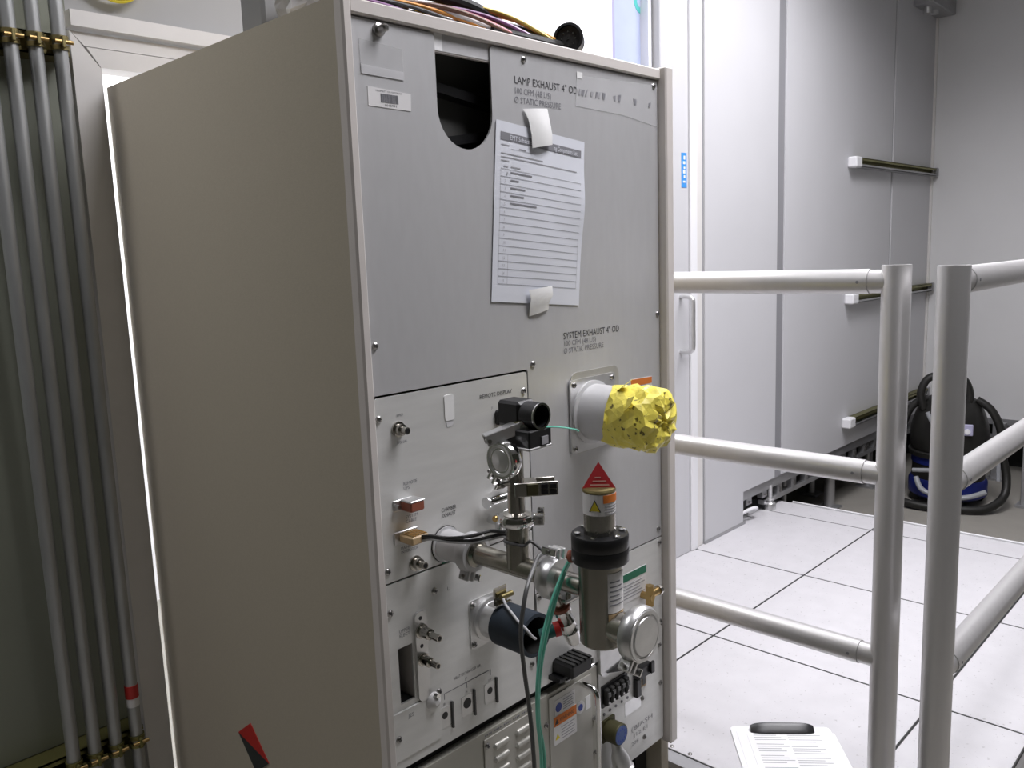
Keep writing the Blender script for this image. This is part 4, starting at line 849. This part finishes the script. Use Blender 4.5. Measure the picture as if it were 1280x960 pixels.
# plastic bag and grey box on the cabinet top
random.seed(9); b = MB(); vs = []; fs = []; n1, n2 = 16, 8
for j in range(n2 + 1):
    for k in range(n1):
        a = 2 * math.pi * k / n1; ph = j / n2
        rr = math.sin(math.pi * (0.22 + 0.68 * ph)) * (1 + random.uniform(-0.13, 0.13))
        vs.append((0.070 + 0.066 * rr * math.cos(a), 0.156 + 0.054 * rr * math.sin(a), 1.4755 + 0.085 * ph + (random.uniform(-0.005, 0.005) if j else 0)))
for j in range(n2):
    for k in range(n1):
        k2 = (k + 1) % n1; fs.append((j * n1 + k, j * n1 + k2, (j + 1) * n1 + k2)); fs.append((j * n1 + k, (j + 1) * n1 + k2, (j + 1) * n1 + k))
fs += [tuple(range(n1)), tuple(n2 * n1 + k for k in range(n1))]
b.add(vs, fs, 'plastic_bag', False); tag(b.build('plastic_bag'), 'crumpled clear plastic bag lying on the cabinet top', 'bag')
b = MB(); b.box((0.020, 0.225, 1.476), (0.110, 0.290, 1.552), 'box_grey', 0.005); bx_ = tag(b.build('junction_box'), 'small grey box with a black lid on the cabinet top behind the plastic bag', 'box')
b = MB(); b.box((0.015, 0.215, 1.552), (0.115, 0.300, 1.566), 'black_plastic', 0.003); b.build('lid', bx_)

# ------------------------------------------------------------------ loose cables
b = MB(); b.tube([at(681, 691, -0.199), at(673, 696, -0.204), at(664, 718, -0.226), at(657, 742, -0.24), at(651, 790, -0.24), at(655, 835, -0.24), at(661, 880, -0.235), at(666, 930, -0.23), at(668, 985, -0.22), (0.07, -0.21, 0.25), (0.08, -0.2, -0.1), (0.09, -0.2, LOWZ + 0.004)], 0.0030, 'grey_cable', 8)
tag(b.build('signal_cable'), 'thin dark grey cable hanging down from the manifold pipe', 'cable')
gc = thing('ground_cable', 'pair of thin green cables hanging from the manifold clamp', 'cable', (0.08, -0.25, LOWZ))
for o_, dx in ((0.0, 0), (0.006, 4)):
    b = MB(); b.tube([(0.117 + 0.4 * o_, -0.259, 0.7435), at(704 + dx / 2, 715, -0.252), at(690 + dx, 752, -0.252), at(678 + dx, 800, -0.25), at(672 + dx * 0.6, 850, -0.248), at(672 + dx * 0.4, 900, -0.246), at(677 + dx, 960, -0.24), (0.068 + o_, -0.23, 0.28), (0.075 + o_, -0.22, -0.1), (0.09 + o_, -0.21, LOWZ + 0.004)], 0.0024, 'green_cable', 8); b.build('strand', gc)
b = MB(); b.tube([(0.207, -0.042, 0.604), (0.200, -0.056, 0.5975), (0.192, -0.076, 0.593), (0.185, -0.096, 0.5875), (0.183, -0.113, 0.5815), (0.192, -0.1175, 0.567), (0.206, -0.110, 0.557), (0.216, -0.085, 0.553), (0.220, -0.055, 0.555)], 0.0022, 'light_cable', 8)
tag(b.build('hose_wire'), 'pale thin wire looping into the open rubber hose stub', 'cable')
kc_ = thing('connector_cable', 'black cables running from the tan connector across the pipe sleeve', 'cable', (0.06, -0.03, 0.74))
for dz, mt, e_ in ((0.0, 'black_rubber', 0), (0.006, 'black_rubber', 3), (-0.005, 'light_cable', 1), (0.003, 'grey_cable', 5)):
    b = MB(); b.tube([(0.055, -0.034, 0.742 + dz * 0.5), at(540, 672 - dz * 300, -0.05), at(562, 675 - dz * 400, -0.065), at(590, 676 - dz * 500 - e_, -0.098), at(613, 671 - dz * 700 - e_, -0.108), at(630, 668 - dz * 500, -0.122), (0.132 + 0.6 * dz, -0.1375, 0.744 + dz), (0.122 + 0.6 * dz, -0.1390, 0.743 + dz)], 0.0026, mt, 8); b.build('strand', kc_)
b = MB(); b.tube([(0.118, -0.1400, 0.746), (0.1095, -0.1485, 0.747), (0.1095, -0.1660, 0.747), (0.120, -0.1750, 0.744), at(664, 677, -0.183), at(681, 691, -0.199)], 0.0022, 'grey_cable', 8); tag(b.build('jumper_cable'), 'short dark cable crossing the riser pipe to the manifold clamp', 'cable')

# ------------------------------------------------------------------ guard rails
def guard(loc, axis, length, zs, label):
    x, y = loc; t = thing('guard_rail', label, 'railing', (x, y, 0.0)); ax = V(axis)
    b = MB(); b.lathe((x, y, 0.001), (0, 0, 1), [(0, 0.0254), (1.094, 0.0254), (1.097, 0.0248), (1.097, 0.0205), (1.070, 0.0205)], 'rail_alu', 40, True, True, True); b.build('post', t)
    b = MB(); b.lathe((x, y, 0.0), (0, 0, 1), [(0, 0.038), (0.006, 0.038), (0.008, 0.027)], 'rail_alu', 28); b.build('base_plate', t)
    for z in zs:
        p = V((x, y, z))
        b = MB(); b.cyl(p + ax * 0.046, p + ax * length, 0.0232, 'rail_alu', n=36); rl = b.build('rail', t)
        b = MB(); b.lathe(p + ax * 0.015, ax, [(0, 0.0215), (0.0305, 0.0215), (0.031, 0.0195), (0.0315, 0.0195)], 'rail_alu', 32); b.build('rail_socket', rl)
        sd = V((-1, 0, 0)) if abs(ax.y) > 0.5 else V((0, -1, 0)); q_ = p + ax * 0.062 + sd * 0.0225
        b = MB(); b.lathe(q_, sd, [(0, 0.0030), (0.0013, 0.0030)], 'ink_grey', 10); b.build('set_screw', rl)
    b = MB(); e_ = V((x, y, 0)) + ax * length; b.lathe((e_.x, e_.y, 0.001), (0, 0, 1), [(0, 0.0254), (1.094, 0.0254), (1.097, 0.0205)], 'rail_alu', 32); b.build('post', t)
guard((0.905, -0.384), (0, 1, 0), 1.06, (1.068, 0.706, 0.340), 'brushed aluminium guard rail running back past the cabinet to the wall')
guard((0.815, -0.506), (1, 0, 0), 1.90, (1.072, 0.728, 0.390), 'brushed aluminium guard rail running along the open edge of the tiled floor')

# ------------------------------------------------------------------ clipboard on the tiled floor
A_ = V((1.004, 0.004, 0)); U_ = V((0.63, -0.777, 0)).normalized(); W_ = V((-U_.y * -1 * -1, 0, 0)); W_ = V((-0.777, -0.63, 0)).normalized()
cbt = thing('clipboard', 'white clipboard with a printed sheet and black clip lying on the tiled floor', 'clipboard', (A_ + U_ * 0.115 + W_ * 0.16))
def cbp(u, v, z): q_ = A_ + U_ * u + W_ * v; return V((q_.x, q_.y, z))
def cbox(u0, u1, v0, v1, z0, z1, mt, name, r=0.0):
    b = MB(); poly = rrect(u0, u1, v0, v1, r, 3) if r else [(u0, v0), (u1, v0), (u1, v1), (u0, v1)]
    n = len(poly); vs = [cbp(u, v, z0) for u, v in poly] + [cbp(u, v, z1) for u, v in poly]
    b.add(vs, [tuple(range(n)), tuple(range(2 * n - 1, n - 1, -1))] + [(i, (i + 1) % n, n + (i + 1) % n, n + i) for i in range(n)], mt); return b.build(name, cbt)
cbox(0, 0.232, 0, 0.262, 0.0, 0.0045, 'white_gloss', 'board', 0.012)
cbox(0.012, 0.225, 0.022, 0.250, 0.0045, 0.0055, 'white_paper', 'sheet')
s2 = cbox(0.034, 0.236, 0.030, 0.256, 0.0055, 0.0065, 'white_paper', 'sheet')
b = MB()
for k in range(16):
    v_ = 0.040 + 0.009 * k
    for u0, u1 in ((0.048, 0.100 + 0.01 * (k % 3)), (0.125, 0.20 - 0.015 * (k % 2))):
        if (k * 7 + int(u0 * 100)) % 5: b.add([cbp(u0, v_, 0.0067), cbp(u1, v_, 0.0067), cbp(u1, v_ + 0.0022, 0.0067), cbp(u0, v_ + 0.0022, 0.0067)], [(0, 1, 2, 3)], 'ink_pale')
pl_ = b.build('printed_lines', cbt); pl_.parent = s2; pl_.matrix_parent_inverse = Matrix.Identity(4)
pl_.matrix_parent_inverse = Matrix.Identity(4)
b = MB(); n = 18; vs = []
prof = [(0.004, 0.0), (0.006, 0.012), (0.014, 0.019), (0.026, 0.016), (0.036, 0.006), (0.036, 0.003), (0.004, 0.0)]
for k in range(n + 1):
    u_ = 0.045 + 0.146 * k / n; sc = 1 - 0.35 * abs(2 * k / n - 1) ** 6
    for v_, z_ in prof[:-1]: vs.append(cbp(u_, 0.018 + (v_ - 0.018) * sc, 0.0045 + z_ * sc))
fs = []; L6 = 6
for k in range(n):
    for j in range(L6): fs.append((k * L6 + j, k * L6 + (j + 1) % L6, (k + 1) * L6 + (j + 1) % L6, (k + 1) * L6 + j))
fs += [tuple(range(L6)), tuple(n * L6 + j for j in range(L6 - 1, -1, -1))]
b.add(vs, fs, 'black_plastic', True); tag(b.build('clip', cbt), 'black plastic clip')

# ------------------------------------------------------------------ strut rails on the back wall
for z, lb in ((1.517, 'highest of three slotted strut rails with white end caps on the back wall'), (0.873, 'middle of three slotted strut rails with white end caps on the back wall'), (0.262, 'lowest of three slotted strut rails with white end caps on the back wall')):
    t = thing('strut_rail', lb, 'rail', (3.4, YP, z)); hh = 0.021
    b = MB(); y0, y1 = YP - 0.041, YP
    b.box((3.44, y0, z + hh - 0.003), (4.545, y1, z + hh), 'strut_green'); b.box((3.44, y0, z - hh), (4.545, y1, z - hh + 0.003), 'metal_grey'); b.box((3.44, y1 - 0.003, z - hh), (4.545, y1, z + hh), 'strut_green')
    b.box((3.44, y0, z + hh - 0.012), (4.545, y0 + 0.003, z + hh), 'strut_green'); b.box((3.44, y0, z - hh), (4.545, y0 + 0.003, z - hh + 0.012), 'metal_grey'); b.build('channel', t)
    b = MB(); b.box((3.375, y0 - 0.004, z - hh - 0.004), (3.445, y1, z + hh + 0.004), 'white_gloss', 0.006); b.build('end_cap', t)
    b = MB(); b.box((4.515, y0 - 0.004, z - hh - 0.004), (4.548, y0 + 0.01, z + hh + 0.004), 'metal_grey', 0.004); b.build('end_cap', t)
b = MB(); b.box((4.18, YP - 0.10, 2.355), (4.55, YP, 2.50), 'metal_grey', 0.004); wbx = tag(b.build('sensor_bracket'), 'small dark fixture high in the wall corner', 'fixture')
b = MB(); b.cyl((4.25, YP - 0.05, 2.32), (4.25, YP - 0.05, 2.355), 0.02, 'cast_alu'); b.cyl((4.36, YP - 0.05, 2.335), (4.36, YP - 0.05, 2.355), 0.02, 'cast_alu'); b.build('nozzle', wbx)

# ------------------------------------------------------------------ conduits on the wall left of the cabinet
CX = [-0.218, -0.180, -0.141, -0.101]
CLB = ['grey steel conduit on the wall, farthest of four from the door frame', 'grey steel conduit on the wall, third of four from the door frame', 'grey steel conduit on the wall, second of four from the door frame', 'grey steel conduit with a red and white tag, next to the door frame']
for x, lb in zip(CX, CLB):
    b = MB(); b.cyl((x, 0.695, LOWZ + 0.01), (x, 0.695, 2.748), 0.0118, 'conduit', n=20); c_o = tag(b.build('conduit_pipe'), lb, 'pipe', 'conduits beside the door frame')
    if x == CX[-1]:
        b = MB(); b.lathe((x, 0.695, 0.288), (0, 0, 1), [(0, 0.0122), (0.034, 0.0122)], 'label_white', 20); b.lathe((x, 0.695, 0.306), (0, 0, 1), [(0, 0.0126), (0.026, 0.0126)], 'red', 20); b.build('tag', c_o)
for z, lb, mt in ((1.535, 'upper brass strut with ring clamps holding the conduits', 'brass_dull'), (0.215, 'lower dark strut with ring clamps holding the conduits', 'strut_green')):
    t = thing('conduit_strut', lb, 'strut', (-0.2, YW, z))
    x0 = -0.50
    b = MB(); b.box((x0, 0.7075, z - 0.019), (-0.082, YW, z - 0.016), mt); b.box((x0, 0.7075, z + 0.016), (-0.082, YW, z + 0.019), mt); b.box((x0, YW - 0.003, z - 0.019), (-0.082, YW, z + 0.019), mt); b.box((x0, 0.7075, z - 0.019), (-0.082, 0.7105, z - 0.009), mt); b.box((x0, 0.7075, z + 0.009), (-0.082, 0.7105, z + 0.019), mt); b.build('channel', t)
    for x in CX:
        b = MB()
        for dz in (-0.008, 0.008): b.lathe((x, 0.695, z + dz - 0.004), (0, 0, 1), [(0, 0.0122), (0, 0.0150), (0.008, 0.0150), (0.008, 0.0122)], mt, 22, True, False, False)
        b.box((x - 0.003, 0.672, z - 0.010), (x + 0.003, 0.683, z + 0.010), mt, 0.001); b.cyl((x - 0.014, 0.677, z), (x + 0.016, 0.677, z), 0.0036, 'brass', n=10); b.build('ring_clamp', t)
# yellow coil hanging high on the wall
b = MB(); cY = at(143, -34, 0.735)
for k in range(4):
    pts = []
    for j in range(14):
        a = 2 * math.pi * j / 14; pts.append((cY.x + (0.048 + 0.003 * k) * math.cos(a), 0.742 - 0.006 * (k % 2) - 0.003 * math.sin(a + k), cY.z + (0.044 + 0.003 * ((k * 2) % 3)) * math.sin(a)))
    b.tube(pts, 0.0032, 'yellow', 8, 4, closed=True)
yc = tag(b.build('cable_coil'), 'yellow cable coil hanging on the wall above the door frame', 'cable')
b = MB(); b.cyl((cY.x, 0.72, cY.z + 0.043), (cY.x, YW, cY.z + 0.043), 0.006, 'metal_grey'); b.build('hook', yc)

# ------------------------------------------------------------------ vacuum cleaner on the lower floor
vx, vy, vz = 3.93, 0.385, LOWZ
va = thing('vacuum_cleaner', 'black and blue canister vacuum cleaner with a coiled hose against the end wall', 'vacuum cleaner', (vx, vy, vz))
b = MB(); b.lathe((vx, vy, vz + 0.04), (0, 0, 1), [(0, 0.20), (0.02, 0.225), (0.10, 0.225), (0.12, 0.212)], 'vac_blue', 36); b.build('base', va)
b = MB(); b.lathe((vx, vy, vz + 0.155), (0, 0, 1), [(0, 0.210), (0.10, 0.205)], 'vac_black', 36); b.lathe((vx, vy, vz + 0.25), (0, 0, 1), [(0, 0.207), (0.004, 0.212), (0.05, 0.212), (0.09, 0.205)], 'vac_blue', 36); b.build('dust_drum', va)
b = MB(); b.lathe((vx, vy, vz + 0.335), (0, 0, 1), [(0, 0.212), (0.02, 0.222), (0.14, 0.222), (0.22, 0.20), (0.28, 0.175), (0.32, 0.14), (0.345, 0.08), (0.35, 0.0)], 'vac_black', 36, True, True, False); hd = b.build('motor_head', va)
b = MB(); b.lathe((vx, vy, vz + 0.30), (0, 0, 1), [(0, 0.226), (0.03, 0.232), (0.036, 0.228)], 'vac_black', 36); b.build('seal_band', va)
for a in (215, 300, 30, 120):
    b = MB(); cxx, cyy = vx + 0.19 * math.cos(math.radians(a)), vy + 0.19 * math.sin(math.radians(a)); b.lathe((cxx - 0.012, cyy, vz + 0.028), (1, 0, 0), [(0, 0.028), (0.024, 0.028)], 'vac_black', 16); b.box((cxx - 0.016, cyy - 0.016, vz + 0.03), (cxx + 0.016, cyy + 0.016, vz + 0.06), 'vac_black'); b.build('wheel', va)
vd = V((-0.95, -0.30, 0)); vs_ = V((0.30, -0.95, 0))     # toward the aisle, and to its right
def vp_(f_, s_, z): return V((vx, vy, vz)) + vd * f_ + vs_ * s_ + V((0, 0, z))
b = MB(); b.tube([vp_(0.10, -0.15, 0.60), vp_(0.11, -0.17, 0.70), vp_(0.10, -0.13, 0.79), vp_(0.09, -0.03, 0.815), vp_(0.09, 0.06, 0.79), vp_(0.08, 0.10, 0.70), vp_(0.08, 0.09, 0.62)], 0.024, 'vac_black', 12); b.build('carry_handle', va)
b = MB(); b.box((-0.045, -0.003, -0.035), (0.045, 0.006, 0.035), 'lavender', 0.004, Matrix.Translation(vp_(0.222, 0.075, 0.50)) @ Matrix.Rotation(math.atan2(vs_.y, vs_.x), 4, 'Z')); lg = b.build('badge', hd)
b = MB(); b.lathe(vp_(0.223, 0.09, 0.49), vd, [(0, 0.018), (0.006, 0.016)], 'white_gloss', 16); b.build('badge_mark', lg)
b = MB()
for sg in (1,):
    b.tube([vp_(0.05, 0.14, 0.66), vp_(0.06, 0.22, 0.60), vp_(0.07, 0.275, 0.48), vp_(0.08, 0.29, 0.33), vp_(0.10, 0.315, 0.20), vp_(0.16, 0.30, 0.09), vp_(0.27, 0.20, 0.035), vp_(0.31, 0.03, 0.03), vp_(0.30, -0.14, 0.03), vp_(0.24, -0.27, 0.05), vp_(0.12, -0.30, 0.14), vp_(0.06, -0.285, 0.30), vp_(0.06, -0.27, 0.46), vp_(0.05, -0.22, 0.60), vp_(0.05, -0.13, 0.66)], 0.024, 'vac_black', 12)
tag(b.build('hose', va), 'black coiled hose round the body')
b = MB(); b.tube([vp_(0.225, -0.13, 0.60), vp_(0.245, -0.09, 0.52), vp_(0.25, -0.04, 0.43), vp_(0.245, -0.02, 0.36)], 0.013, 'vac_grey', 10); b.build('wand', va)
b = MB(); b.tube([vp_(0.23, -0.20, 0.235), vp_(0.26, -0.08, 0.25), vp_(0.26, 0.06, 0.275), vp_(0.23, 0.17, 0.30)], 0.013, 'vac_grey', 10); b.build('wand', va)
b = MB(); b.tube([vp_(0.22, -0.18, 0.19), vp_(0.26, -0.14, 0.12), vp_(0.28, -0.02, 0.09), vp_(0.28, 0.10, 0.10), vp_(0.24, 0.20, 0.13)], 0.016, 'vac_grey', 10); b.build('wand', va)
b = MB(); b.tube([vp_(0.10, 0.235, 0.42), vp_(0.12, 0.265, 0.30), vp_(0.14, 0.27, 0.18)], 0.012, 'vac_grey', 10); b.build('wand', va)
va.scale = (0.82, 0.82, 0.82)
